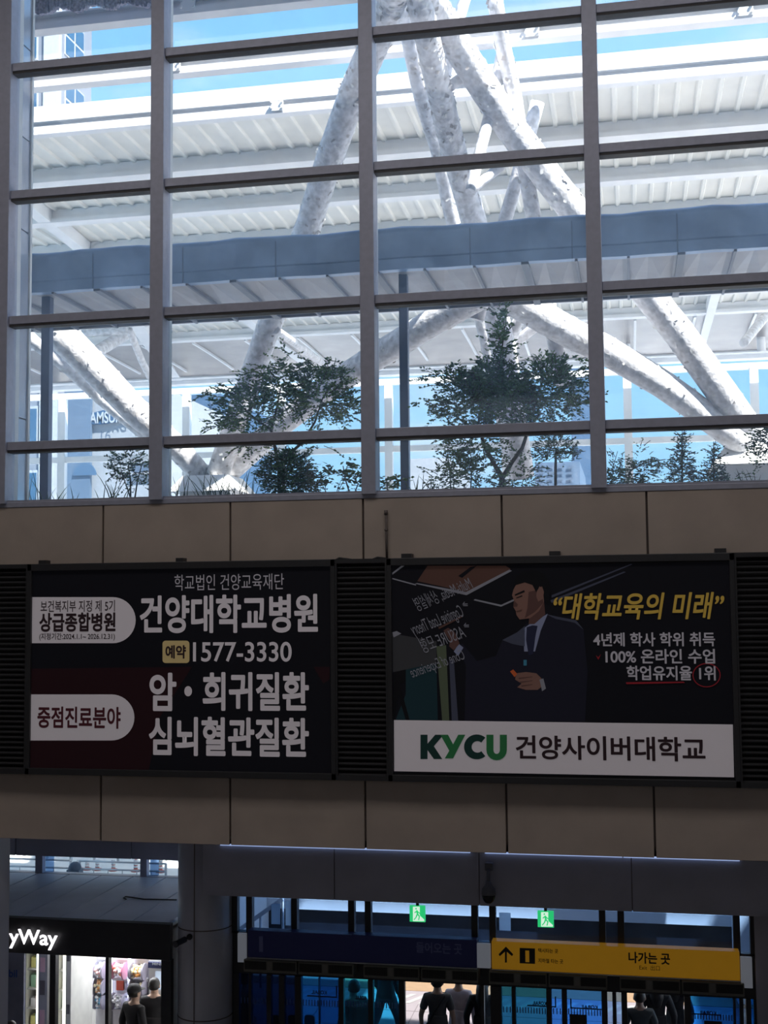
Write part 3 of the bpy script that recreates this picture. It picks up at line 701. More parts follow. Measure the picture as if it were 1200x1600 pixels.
P('photo_lapel_mic', [(818, 1031), (823, 1031), (823, 1040), (818, 1040)], lit('s_cyan', (.05, .20, .30)).name, 9)
P('photo_pointer', [(685, 980), (722, 962), (723, 964), (686, 983)], 's_brown', 7)
for s_, px, ro in (('Multi-Media, 상세설명', (645, 916, 740, 940), -.38), ('Cognitive Load Theory', (641, 959, 726, 985), -.36), ('ASSURE 모형', (655, 985, 728, 1010), -.34), ('Cone of Experience', (640, 1028, 728, 1050), -.34)):
    T(t, 'handwriting', s_, px, 's_line', 9, mirror=True, shear=.25, rot=-ro, bold=-.004)
T(t, 'handwriting', '⇒', (722, 940, 731, 950), 's_line', 9, mirror=True); T(t, 'handwriting', '⇒', (724, 973, 733, 983), 's_line', 9, mirror=True)
T(t, 'slogan', '“대학교육의 미래”', (865, 926, 1132, 968), 's_gold', 9, bold=.022, shear=.22)
T(t, 'lettering', '4년제 학사 학위 취득', (927, 988, 1117, 1010), 's_grey', 9, bold=.022)
T(t, 'lettering', '100% 온라인 수업', (946, 1014, 1117, 1037), 's_grey', 9, bold=.022)
T(t, 'lettering', '학업유지율 1위', (979, 1040, 1118, 1063), 's_grey', 9, bold=.022)
P('red_underline', [(978, 1066), (1068, 1065), (1070, 1067), (1030, 1068), (979, 1069)], 's_red', 9)
P('red_tick', [(931, 1024), (935, 1031), (939, 1022), (935, 1027)], 's_red', 9)
ring = [(1104+22*math.cos(a), 1055+19*math.sin(a)) for a in [2*PI*k/28 for k in range(29)]]
P('red_ring', ring+[(1104+20.5*math.cos(a), 1055+17.5*math.sin(a)) for a in [2*PI*k/28 for k in range(28, -1, -1)]], 's_red', 9)
p = P('white_band', [(615.5, 1125), (1145, 1132), (1147, 1214.5), (616, 1205)], 's_white', 5)
# the KYCU wordmark: K navy, Y green, C navy, U green, heavy letters that touch
yb0, yb1 = 1148, 1186
def lp(nm, px, m): return plate(p, nm, px, m, 8)
lp('letter', [(657, yb0), (668, yb0), (668, 1162), (680, yb0), (693, yb0), (678, 1166), (691, yb1), (678, yb1), (668, 1172), (668, yb1), (657, yb1)], 's_dkgreen')
plate(p, 'letter', [(688, yb0), (700, yb0), (708, 1163), (716, yb0), (727, yb0), (708, yb1-1), (695, yb1-1), (702, 1173)], 's_green', 9)
C = [(745+20*math.cos(a), 1167+19.5*math.sin(a)) for a in [math.radians(-48-k*11) for k in range(25)]]
Ci = [(746+9*math.cos(a), 1167+9*math.sin(a)) for a in [math.radians(-48-k*11) for k in range(24, -1, -1)]]
lp('letter', C+Ci, 's_dkgreen')
U = [(760, yb0), (771, yb0), (771, 1170)]+[(776-5*math.cos(a), 1172+6*math.sin(a)) for a in [PI*k/8 for k in range(9)]]+[(781, yb0), (792, yb0), (792, 1172)]+[(776+16*math.cos(a), 1172+16*math.sin(a)) for a in [PI*k/10 for k in range(11)]]
plate(p, 'letter', U, 's_green', 9)
T(p, 'lettering', '건양사이버대학교', (806, 1150, 1102, 1188), 's_ink', 9, bold=.022)
for px in (867, 1126, 636):
    q = at(px, 874, 13.9); MB().box(q.x-.06, q.x+.06, 13.86, 13.99, 8.03, 8.08).build('bracket', 'frame', t)

# louvered filler panels between and beside the signs
for (x0, x1, lab) in ((-60, 43, 'black louvered panel left of the hospital sign'), (525, 606, 'black louvered panel between the two signs'), (1152, 1330, 'black louvered panel right of the university sign')):
    a, c = at(x0, 1040, YP).x, at(x1, 1040, YP).x
    t = thing('louver_panel', lab, 'louver panel', ((a+c)/2, 13.93, 5.52), 'louvered panels beside the signs')
    MB().box(a, c, 13.93, 13.985, 5.52, 8.03).build('back', 'signblack', t)
    b = MB(); z = 5.58
    while z < 7.98:
        vs = [(a+.02, 13.86, z), (c-.02, 13.86, z), (c-.02, 13.93, z+.035), (a+.02, 13.93, z+.035)]
        b.quad(*vs); b.quad(*[(q[0], q[1], q[2]-.008) for q in vs][::-1]); b.quad(vs[0], (vs[0][0], vs[0][1], z-.008), (vs[1][0], vs[1][1], z-.008), vs[1]); z += .062
    b.build('slats', 'louver', t, recalc=False)
    MB().box(a, c, 13.83, 13.93, 7.98, 8.03).box(a, c, 13.83, 13.93, 5.52, 5.575).box(a, a+.02, 13.83, 13.93, 5.575, 7.98).box(c-.02, c, 13.83, 13.93, 5.575, 7.98).build('frame', 'frame', t)
# conduit with cable on the beige panel
q0, q1 = at(603, 800, 13.96), at(604.5, 876, 13.96)
t = thing('conduit', 'thin dark conduit rising on the beige panel above the louvers', 'conduit', q1)
MB().tube([q1, q0], .014, 10).build('pipe', 'joint', t); MB().lathe([(.022, -.03), (.022, .02)], q0, 10).build('cap', 'joint', t)
MB().lathe([(.02, -.01), (.02, .01)], q0.lerp(q1, .37), 10).build('clamp', 'joint', t)
b = MB(); b.tube([at(x, y, 13.95) for x, y in ((523, 876), (530, 872), (545, 874), (560, 876), (580, 875), (590, 871), (598, 872), (604, 873))], .012, 6)
tag(b.build('cable', 'black'), 'short loose black cable lying along the top of the louvers', 'cable')

# ================================================================== lower level: bulkheads, column, pillar
YD = 17.8
zb = at(600, 1408, 17.25).z
xs = [at(317, 1360, 17.25).x]; 
wb = bpy.data.objects.new('wall_entrance', None); COL.objects.link(wb); struct(wb, 'grey panelled bulkhead above the entrance doors')
ed = [at(px, 1370, 17.22).x for px in (317, 523, 749, 987, 1230, 1500, 1800)]
b = MB()
for a, c in zip(ed, ed[1:]): b.box(a+.006, c-.006, 17.2, 17.26, zb, at(700, 1331, 17.2).z)
b.build('panel', 'greypanel', wb)
MB().box(ed[0]+.02, 12, 17.23, 17.9, zb+.01, 4.3).build('core', 'joint', wb)
# glowing strip added in place of daylight leaking over the bulkhead's top edge
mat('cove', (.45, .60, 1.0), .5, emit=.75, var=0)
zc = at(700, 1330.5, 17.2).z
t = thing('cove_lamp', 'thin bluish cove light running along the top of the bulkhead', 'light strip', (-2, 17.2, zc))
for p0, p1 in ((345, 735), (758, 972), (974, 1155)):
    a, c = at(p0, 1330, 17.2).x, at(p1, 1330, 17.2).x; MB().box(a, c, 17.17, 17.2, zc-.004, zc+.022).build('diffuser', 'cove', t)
# round column with ring and vertical joints
cx, cyy, cr_ = at(321, 1450, 17.72).x, 17.72, .40
t = bpy.data.objects.new('column', None); COL.objects.link(t); t.location = (cx, cyy, 0); struct(t, 'round grey clad column between the shop and the entrance')
MB().lathe([(cr_, 0), (cr_, 4.6)], (cx, cyy, 0), 48).build('shaft', 'columnclad', t)
b = MB()
for py in (1455, 1596): z = at(321, py, 17.35).z; b.lathe([(cr_+.003, z-.008), (cr_+.003, z+.008)], (cx, cyy, 0), 48)
b.build('ring_joint', 'joint', t)
q = at(304.5, 1400, 17.34); MB().box(q.x-.006, q.x+.006, q.y-.03, q.y+.06, 0, 4.6).build('vertical_joint', 'joint', t)
x_r = at(14, 1450, 14.4).x
struct(MB().box(-10, x_r, 14.1, 14.4, 0, 4.73).build('wall_pier', 'greypanel'), 'grey pier at the lower left edge')
# back wall over the shop with a window strip
YW = 20.35
zs0, zs1 = at(150, 1367, YW).z, at(150, 1340, YW).z
xL, xR_ = -16, at(330, 1350, YW).x
wsh = bpy.data.objects.new('wall_shop', None); COL.objects.link(wsh); struct(wsh, 'grey wall above the shop roof with a window strip')
b = MB()
for p0, p1 in ((-300, 24), (26, 205), (207, 330)): b.box(at(p0, 1350, YW).x, at(p1, 1350, YW).x, YW-.02, YW+.15, zs1, 4.6)
b.build('panel', 'greypanel', wsh)
MB().box(xL, xR_, YW, YW+.15, 0, zs0).box(xL, xR_, YW+.02, YW+.15, zs1, 4.6).build('core', 'greypanel', wsh)
wi = bpy.data.objects.new('window_6', None); COL.objects.link(wi); struct(wi, 'long low window strip above the shop roof')
for p0, p1 in ((55, 66), (219, 229)):
    MB().box(at(p0, 1355, YW).x, at(p1, 1355, YW).x, YW, YW+.12, zs0, zs1).build('mullion', 'mullion', wi)
for p0, p1 in ((67, 78), (231, 243)):
    MB().box(at(p0, 1355, YW).x, at(p1, 1355, YW).x, YW+.1, YW+.16, zs0, zs1).build('side_light', 'g_smoke', wi)
MB().box(xL, xR_, YW+.07, YW+.08, zs0, zs1).build('glazing', 'clear', wi)
# the sunny street behind it
struct(MB().box(-22, -8.2, 21.2, 30.5, 0, 1.5).build('street_terrace', 'whiteground'), 'sunlit white pavement behind the window strip')
mat('fence', (.62, .62, .64), .4, .6)
t = thing('railing', 'pale metal railing behind the window strip over the shop', 'railing', (-13, 24.5, 1.5))
zr1, zr2 = at(150, 1346, 24.5).z, at(150, 1358, 24.5).z
for k, (x0, x1) in enumerate(((-17.2, -14.2), (-13.9, -11.6), (-11.4, -9.5))):
    for z in (zr1, zr2): MB().tube([(x0, 24.5, z), (x1, 24.5, z)], .022, 6).build('rail', 'fence', t)
    for x in (x0, x1): MB().tube([(x, 24.5, 1.5), (x, 24.5, zr1)], .03, 6).build('post', 'fence', t)
    n = 6
    for i in range(1, n): x = x0+(x1-x0)*i/n; MB().tube([(x, 24.5, 1.5), (x, 24.5, zr2)], .012, 5).build('bar', 'fence', t)
mat('cone_red', (.62, .10, .06), .5); mat('cone_white', (.85, .85, .85), .5)
for i, px in enumerate((123, 136, 152, 177, 212, 251)):
    q = atz(px, 1362, 1.5); q = at(px, 1358, 27); t = thing('bollard', 'slim red and white bollard, %s of the row behind the railing' % ('first', 'second', 'third', 'fourth', 'fifth', 'sixth')[i], 'bollard', (q.x, 27, 1.5), 'bollards behind the railing')
    zt_ = at(px, 1343, 27).z
    MB().lathe([(.11, 1.5), (.11, 1.53), (.045, 1.55), (.045, zt_-.03), (.03, zt_)], (q.x, 27, 0), 12).build('shaft', 'cone_red', t)
    for f_ in (.3, .55, .8): z = 1.5+(zt_-1.5)*f_; MB().lathe([(.049, z), (.049, z+.05)], (q.x, 27, 0), 12).build('band', 'cone_white', t)
q = at(117, 1355, 23.2); tag(MB().box(q.x-.13, q.x+.13, 23.1, 23.3, 1.5, q.z-.04).ball((q.x, 23.2, q.z-.02), .13, 12).build('street_post', 'bgrey'), 'short grey rounded post behind the window strip', 'post')

# ================================================================== the convenience shop
YF = 17.4
zt_s, zb_s = 2.89, 2.38
xl, xr2 = -11.2, -6.68
sh = thing('shop_kiosk', 'black fronted convenience shop with lit sign letters at lower left', 'shop', (-9, 18.8, 0))
MB().box(xl, xr2, YF, YF+.12, zb_s, zt_s).build('fascia', 'black', sh)
b = MB(); x = -6.72
while x > xl: b.box(max(x-.575, xl), x-.012, YF+.12, 20.34, zt_s-.05, zt_s); x -= .587
b.build('roof', mat('shoproof', (.50, .54, .66), .5, 0, .08, 1.5), sh)
MB().box(xl, xr2, YF+.12, 20.34, zt_s-.09, zt_s-.045).build('ceiling_sheet', mat('shopwhite', (.82, .81, .78), .6), sh)
MB().box(xl, xr2, 20.2, 20.3, 0, zt_s-.06).build('back_partition', 'shopwhite', sh)
MB().box(xr2-.06, xr2, YF+.1, 20.2, 0, zt_s-.06).build('side_partition', 'shopwhite', sh)
def shop_x(px): return at(px, 1540, YF).x
for p0, p1 in ((78, 87), (165, 170), (252, 281)):
    MB().box(shop_x(p0), min(shop_x(p1), xr2+.02), YF-.01, YF+.1, 0, zb_s).build('door_post', 'blackframe', sh)
mat('shop_sign', (1, .97, 1), .5, emit=1.6, var=0)
text('sign_letters', 'yWay', pbox(15, 1452, 91, 1483, YF-.04), YF-.04, 'shop_sign', sh, .022, dy=.02)
text('sign_letters', 'Stor', pbox(-62, 1450, 12, 1475, YF-.04), YF-.04, 'shop_sign', sh, .045, dy=.02)
MB().box(shop_x(-40), shop_x(37), YF, YF+.05, 0, zb_s).build('poster_wall', mat('posterwall', (.22, .24, .34), .5), sh)
text('poster_lettering', 'bil', pbox(14, 1515, 27, 1527, YF-.01), YF-.01, mat('bluetext', (.03, .08, .35), .5), sh, .02)
MB().box(shop_x(87), shop_x(165), YF+.04, YF+.05, 0, zb_s).build('glass_front', 'clear', sh)
mat('casewhite', (.78, .78, .74), .5); mat('caselamp', (1, .97, .85), .5, emit=2.2, var=0); mat('casegrey', (.38, .39, .44), .4)
mat('lampblue', (.78, .84, 1.0), .5, emit=2.4, var=0); mat('machine', (.62, .61, .66), .4); mat('machinedark', (.10, .09, .11), .4)
# lit display case on the left, tall cabinet beside the second post
Y1 = 18.5
def case(name, lab, p0, p1, lamp_px):
    a, c = at(p0, 1550, Y1).x, at(p1, 1550, Y1).x
    t = thing(name, lab, 'display case', ((a+c)/2, Y1+.3, 0), 'display cases in the shop')
    MB().box(a, c, Y1+.45, Y1+.6, 0, 2.35).box(a, a+.03, Y1, Y1+.45, 0, 2.35).box(c-.03, c, Y1, Y1+.45, 0, 2.35).build('carcass', 'casewhite', t)
    for z in (.9, 1.2, 1.5, 1.8, 2.1): MB().box(a+.03, c-.03, Y1+.02, Y1+.45, z, z+.02).build('shelf', 'casewhite', t)
    l = at(lamp_px, 1550, Y1).x; MB().box(l-.02, l+.02, Y1-.03, Y1, .7, 2.3).build('light_strip', 'caselamp', t)
    return t, a, c
gc = [(.6, .3, .4), (.85, .8, .3), (.2, .45, .65), (.85, .85, .85), (.75, .5, .6), (.35, .6, .4)]
for i, c in enumerate(gc): mat('goods%d' % i, c, .4)
k = 0
for nm, lab, p0, p1, lp_ in (('display_case', 'brightly lit display case of small goods behind the poster wall', 38, 62, 60), ('display_case', 'narrow white display case just right of the first shop post', 88, 106, 101)):
    t, a, c = case(nm, lab, p0, p1, lp_)
    for j, z in enumerate((.92, 1.22, 1.52, 1.82)):
        for i in range(2):
            x = a+.06+(c-a-.1)*(i+.1)/2; k += 1
            o = MB().box(x, x+.07+.02*(k % 2), Y1+.08, Y1+.2, z, z+.13+.03*(k % 3)).build('goods_box', 'goods%d' % (k % 6), None, .006)
            tag(o, 'small goods box on the %s shelf of the %s display case, %s side' % (('lowest', 'second', 'third', 'upper')[j], 'bright left' if p0 == 38 else 'narrow right', ('left', 'right')[i]), 'box', 'goods in the display cases')
a, c = at(62, 1550, Y1).x, at(76, 1550, Y1).x
t = thing('tall_cabinet', 'grey tall cabinet with pasted notices left of the first shop post', 'cabinet', ((a+c)/2, Y1+.3, 0))
MB().box(a, c, Y1-.05, Y1+.5, 0, 2.36).build('body', 'casegrey', t)
for z in (1.0, 1.45, 1.8): MB().box(a+.03, c-.04, Y1-.06, Y1-.05, z, z+.22).build('notice', 'machinedark' if z == 1.45 else 'goods4', t)
a, c = at(107, 1550, Y1).x, at(115, 1550, Y1).x
t = thing('locker_cabinet', 'slim pale cabinet with small dark notices beside the white shop wall', 'cabinet', ((a+c)/2, Y1+.3, 0))
MB().box(a, c, Y1-.1, Y1+.7, 0, 2.36).build('body', 'casewhite', t)
for z in (1.2, 2.0): MB().box(a+.02, c-.02, Y1-.11, Y1-.1, z, z+.14).build('notice', 'machinedark', t)
# capsule toy machines: cylinder windows full of capsules
Ym = 19.45
def capsules(t, x0, x1, z, m, seed, cols):
    cxm = (x0+x1)/2; r_ = .125; wdt = (x1-x0)
    dr = MB().lathe([(r_, x0-cxm), (r_, x1-cxm)], (cxm, Ym-.02, z), 20, 'X').build('drum', 'clear', t)
    MB().lathe([(r_+.008, -.012), (r_+.008, .012)], (x1, Ym-.02, z), 20, 'X').build('rim', m, dr)
    MB().lathe([(r_+.008, -.012), (r_+.008, .012)], (x0, Ym-.02, z), 20, 'X').build('rim', m, dr)
    rr = random.Random(seed); bs = [MB() for _ in cols]
    for i in range(46):
        a_ = rr.random()*2*PI; q_ = rr.random()**.5*.095; bs[rr.randrange(len(cols))].ball((rr.uniform(x0+.03, x1-.03), Ym-.02+q_*math.cos(a_), z+q_*math.sin(a_)), .028, 8)
    for bb, c_ in zip(bs, cols):
        o_ = bb.build('capsules', c_, dr); o_['kind'] = 'stuff'
mat('cap_white', (.85, .84, .9), .3, var=0); mat('cap_orange', (.85, .38, .10), .3, var=0); mat('cap_blue', (.12, .45, .75), .3, var=0); mat('cap_cream', (.85, .75, .5), .3, var=0); mat('cap_pink', (.8, .45, .45), .3, var=0); mat('rimgrey', (.35, .33, .42), .3); mat('rimpink', (.6, .2, .3), .3)
for i, (p0, p1, rims, sets, lab) in enumerate(((147, 166, ('rimgrey', 'rimgrey', 'rimgrey'), (('cap_white', 'cap_pink'), ('cap_cream', 'cap_orange'), ('cap_blue', 'cap_white')), 'capsule toy machine half hidden behind the middle shop post'),
                                              (174, 198, ('rimpink', None, 'rimgrey'), (('cap_white', 'cap_pink', 'cap_orange'), None, ('cap_white', 'cap_white')), 'capsule toy machine with a red coin panel right of the post'),
                                              (203, 229, ('rimgrey', 'rimgrey', 'rimgrey'), (('cap_orange', 'cap_cream'), ('cap_white', 'cap_cream'), ('cap_white', 'cap_pink')), 'capsule toy machine with orange capsules behind the two shoppers'))):
    a, c = at(p0, 1540, Ym).x, at(p1, 1540, Ym).x
    t = thing('capsule_machine', lab, 'vending machine', ((a+c)/2, Ym+.2, 0), 'capsule toy machines in the shop')
    MB().box(a-.02, c+.02, Ym+.12, Ym+.5, 0, 2.62).build('body', 'machine', t)
    for j, py in enumerate((1515, 1541, 1563)):
        z = at((p0+p1)/2, py+(p0-147)*.04, Ym).z
        if sets[j]: capsules(t, a+.03, c-.03, z, rims[j], i*7+j, sets[j])
        else:
            MB().box(a+.05, a+.17, Ym+.08, Ym+.12, z-.08, z+.08).build('coin_panel', 'cone_red', t); MB().box(a+.2, a+.28, Ym+.08, Ym+.12, z-.07, z+.05).build('coin_panel', 'rimgrey', t)
        MB().box(a, c, Ym+.02, Ym+.12, z-.17, z-.14).build('shelf', 'machine', t)
    z = at((p0+p1)/2, 1499, Ym).z; MB().box(a+.03, c-.03, Ym+.1, Ym+.12, z-.03, z+.06).build('price_card', 'cap_white', t)
    for dx in (.10, .17): MB().box(a+dx, a+dx+.025, Ym+.1, Ym+.12, z-.13, z-.1).build('knob', 'machinedark', t)
for px, lab in ((171, 'vertical light tube right of the middle shop post'), (200, 'vertical light tube between the two right capsule machines')):
    q = at(px, 1540, Ym); tag(MB().lathe([(.026, 1.0), (.026, 2.25)], (q.x, Ym+.06, 0), 12).build('light_tube', 'lampblue'), lab, 'light tube', 'light tubes between the capsule machines')
a, c = at(231, 1540, Ym).x, at(262, 1540, Ym).x
t = thing('photo_booth', 'white machine with a dark blue header at the right end of the shop', 'machine', ((a+c)/2, Ym+.2, 0))
MB().box(a, c, Ym+.05, Ym+.5, 0, 2.5).build('body', 'casewhite', t)
zb1 = at(242, 1507, Ym).z; MB().box(a, c, Ym, Ym+.05, zb1-.06, zb1+.03).build('header', mat('navyhead', (.03, .035, .09), .4), t)
text('lettering', 'MINI', pbox(238, 1504, 252, 1508, Ym), Ym-.001, 'logo_white', t, .02)
MB().box(a+.12, c-.1, Ym+.02, Ym+.05, zb1-.4, zb1-.12).build('screen', mat('scr', (.55, .65, .8), .3, emit=.5, var=0), t)

# ================================================================== entrance door wall
xa_, xb_ = at(366, 1450, YD).x, at(1180, 1450, YD).x
ztop, zsg1, zsg0, zac1, zac0 = at(600, 1400, YD).z, at(600, 1466, YD).z, at(600, 1508, YD).z, at(600, 1507, YD-.25).z, at(600, 1526, YD-.25).z
zdh = at(540, 1528, YD).z
def dx(px, py=1500, Y=YD): return at(px, py, Y).x
wt = bpy.data.objects.new('window_7', None); COL.objects.link(wt); struct(wt, 'row of transom windows above the entrance signs')
ms = [368, 391, 461, 550, 576, 742, 770, 941, 970, 1150, 1176]
for p_ in ms:
    x = dx(p_, 1435); MB().box(x-.045, x+.045, YD-.06, YD+.06, zsg1, ztop).build('mullion', 'blackframe', wt)
b = MB().box(xa_, xb_, YD-.004, YD+.004, zsg1, ztop); b.build('glazing', 'g_smoke', wt)
MB().box(xa_, xb_, YD-.06, YD+.06, zsg1-.04, zsg1+.02).build('sill', 'blackframe', wt)
de = bpy.data.objects.new('wall_doors', None); COL.objects.link(de); struct(de, 'dark header and side of the entrance door wall')
MB().box(xa_, xb_, YD-.02, YD+.1, zdh, zsg1).build('header', 'blackframe', de)
MB().box(xb_-.02, 12, YD-.1, YD+.1, 0, ztop+.3).build('side_infill', 'greypanel', de)
MB().box(at(366, 1450, 17.9).x-.35, xa_+.02, YD, YD+.1, 0, ztop+.3).build('side_infill', 'blackframe', de)
# doors: leaves of tinted glass
panes = [(375, 390, 'g_dark'), (394, 418, 'g_dark'), (425, 437, 'g_dark'), (446, 462, 'g_dark'), (472, 499, 'g_blue'), (500, 530, 'g_blue2'), (538, 576, 'g_cyan'), (584, 624, 'g_cyan'), (633, 752, None), (757, 767, 'g_pale'), (784, 800, 'g_teal'), (806, 854, 'g_teal'), (862, 878, 'g_mid'), (886, 940, 'g_mid'), (949, 957, 'g_smoke'), (963, 971, 'g_smoke'), (980, 1069, None), (1079, 1145, 'g_blue'), (1149, 1155, 'g_mid'), (1161, 1165, 'g_pale'), (1173, 1177, 'g_blue')]
prev = 366
n_d = 0
for i, (p0, p1, g) in enumerate(panes):
    x0, x1 = dx(p0, 1565), dx(p1, 1565)
    if dx(p0, 1565)-dx(prev, 1565) > .004: MB().box(dx(prev, 1565), x0, YD-.05, YD+.05, 0, zdh).build('post', 'blackframe', de)
    prev = p1
    if g:
        n_d += 1
        d_ = bpy.data.objects.new('door_%d' % n_d, None); COL.objects.link(d_); struct(d_, 'tinted glass leaf %d of the entrance' % n_d)
        MB().box(x0, x1, YD-.006, YD+.006, .12, zdh).build('pane', g, d_)
        MB().box(x0, x1, YD-.03, YD+.03, .02, .14).build('bottom_rail', 'blackframe', d_)
        if p1-p0 > 12:
            b = MB(); nn = max(2, int((p1-p0)/4.2))
            for k in range(nn): x = x0+(x1-x0)*(k+.5)/nn; b.box(x-.007, x+.007, YD-.012, YD-.008, at(p0, 1571+(p0-500)*.035, YD).z, at(p0, 1562+(p0-500)*.035, YD).z)
            b.build('dash_film', mat('dash', (.08, .14, .35), .5), d_)
MB().box(dx(1177, 1565), dx(1190, 1565), YD-.05, YD+.05, 0, zdh).build('post', 'blackframe', de)
# lettering on the glass, seen from behind
mat('film_ink', (.006, .010, .05), .5)
dd = [o for o in bpy.data.objects if o.name[:5] == 'door_' and o.name[5:].isdigit()]
def gdoor(px): return min(dd, key=lambda o: abs(o.children[0].data.vertices[0].co.x-dx(px, 1565)))
for x0, x1, y, ls in ((487, 511, 1547, ((480, 1556, 527, 1558), (525, 1540, 527, 1557))), (555, 572, 1555, ((556, 1560, 572, 1562),)), (832, 854, 1564, ((824, 1571, 869, 1573), (867, 1557, 869, 1573))), (907, 934, 1570, ((892, 1575, 940, 1577), (891, 1560, 893, 1576))), (1092, 1119, 1579, ((1080, 1584, 1126, 1586), (1125, 1585, 1127, 1592)))):
    dr = gdoor(x0); text('lettering', 'KORAIL', pbox(x0, y, x1, y+6, YD), YD-.012, 'film_ink', dr, .03, mirror=True)
    b = MB()
    for q in ls: sbox(b, *q, YD-.01, .003)
    b.build('bracket_line', 'film_ink', dr)
for p0, y0, p1, y1, px in ((890, 1585, 917, 1602, 890), (1100, 1595, 1128, 1606, 1100)):
    b = MB(); sbox(b, p0, y0, p1, y1, YD-.012, .01); b.build('notice_plate', 'blackframe', gdoor(px))
# papers on the transom glass
for (x0, y0, x1, y1, lab) in ((424, 1412, 438, 1444, 'grey paper strip on the leftmost transom glass'), (446, 1408, 458, 1446, 'white paper strip left of the second transom mullion'), (780, 1426, 798, 1454, 'white paper sheet left of the right exit sign')):
    b = MB(); sbox(b, x0, y0, x1, y1, YD-.01, .003); tag(b.build('paper_notice', glassmat('paper', (.3, .3, .3), 3.0, .02, (.95, .97, .98)) if x0 != 424 else glassmat('paper2', (.3, .3, .3), 3.0, .02, (.6, .66, .72))), lab, 'paper', 'papers on the transom glass')

# direction signs
YG = 17.55
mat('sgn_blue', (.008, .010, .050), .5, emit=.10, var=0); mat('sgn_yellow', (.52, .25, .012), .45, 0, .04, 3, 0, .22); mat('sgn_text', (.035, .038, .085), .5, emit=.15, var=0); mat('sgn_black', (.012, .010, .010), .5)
zsa, zsb = at(600, 1463, YG).z, at(600, 1505.5, YG).z
def dsign(name, lab, p0, p1, m):
    a, c = at(p0, 1480, YG).x, at(p1, 1480, YG).x
    t = thing(name, lab, 'direction sign', ((a+c)/2, YG, zsb), 'direction signs over the doors')
    MB().box(a, c, YG, YG+.18, zsb, zsa).build('face', m, t, .008)
    MB().box(a, c, YG-.01, YG+.19, zsb-.018, zsb-.002).build('edge_strip', mat('alu', (.55, .56, .58), .35, .7), t)
    return t
def ds(t, nm, s, px, m, **k): return text(nm, s, pbox(*px, YG), YG, m, t, dy=.004, **k)
t = dsign('entry_sign', 'dark blue unlit entrance sign above the left doors', 387, 745, 'sgn_blue')
ds(t, 'lettering', '1', (405, 1463, 411, 1487), 'sgn_text', bold=.0); ds(t, 'lettering', '들어오는 곳', (650, 1473, 722, 1490), 'sgn_text', bold=.015)
t = dsign('exit_direction_sign', 'yellow exit direction sign with arrow above the right doors', 768, 1155, 'sgn_yellow')
arrow = [(789, 1504), (789, 1487), (781, 1494), (779, 1491), (790.5, 1479), (802, 1491), (800, 1494), (792, 1487), (792, 1504)]
MB().plate(poly(arrow, YG-.002), .003).build('arrow', 'sgn_black', t)
p = MB().plate(poly([(812, 1481), (836, 1482), (836, 1506), (812, 1505)], YG-.002), .003).build('number_square', 'sgn_black', t)
text('lettering', '1', pbox(821, 1485, 827, 1503, YG), YG-.006, 'sgn_yellow', p, .01)
ds(t, 'lettering', '택시타는 곳', (841, 1482, 872, 1489), 'sgn_black', bold=.02); ds(t, 'lettering', '지하철 타는 곳', (841, 1498, 880, 1505), 'sgn_black', bold=.02)
ds(t, 'lettering', '나가는 곳', (982, 1488, 1047, 1506), 'sgn_black', bold=.03); ds(t, 'lettering', 'Exit  出口', (999, 1508, 1031, 1516), 'sgn_black', bold=0)
# blank light panels between the signs
mat('palebox', (.42, .45, .52), .5, emit=.16, var=0)
for x0, y0, x1, y1, lab in ((373, 1457, 386, 1502, 'blank pale panel left of the blue entrance sign'), (746, 1473, 767, 1511, 'blank pale panel between the blue and yellow signs'), (1157, 1494, 1175, 1542, 'blank pale panel right of the yellow exit sign')):
    b = MB(); sbox(b, x0, y0, x1, y1, YG+.05, .06); tag(b.build('blank_panel', 'palebox', None, .006), lab, 'panel', 'blank panels beside the direction signs')
# air curtains: long housings with two grilles and a centre plate
YC = 17.5
za1, za0 = zsb-.022, at(600, 1526, YC).z
mat('acbody', (.16, .155, .13), .5); mat('acgrille', (.022, .021, .019), .6); mat('acplate', (.2, .19, .165), .5)
ords = ('first', 'second', 'third', 'fourth', 'fifth', 'sixth', 'seventh', 'eighth')
for i, (p0, p1) in enumerate(((380, 464), (465, 553), (567, 656), (657, 748), (763, 855), (856, 949), (967, 1063), (1064, 1163))):
    a, c = at(p0, 1515, YC).x, at(p1, 1515, YC).x
    t = thing('air_curtain', 'long dark air curtain over the doors, %s from the column' % ords[i], 'air curtain', ((a+c)/2, YC, za0), 'air curtains over the doors')
    MB().box(a+.006, c-.006, YC, YC+.25, za0-.03, za1).build('housing', 'acbody', t, .01)
    wd = (c-a)
    for s0, s1 in ((.03, .43), (.55, .97)):
        b = MB(); n = 14
        b.box(a+wd*s0, a+wd*s1, YC-.004, YC, za0+.01, za1-.02)
        for k in range(n): x = a+wd*(s0+(s1-s0)*(k+.5)/n); b.box(x-.005, x+.005, YC-.012, YC-.004, za0+.01, za1-.02)
        b.build('grille', 'acgrille', t)
    MB().box(a+wd*.45, a+wd*.53, YC-.006, YC, za0+.01, za1-.02).build('centre_plate', 'acplate', t)
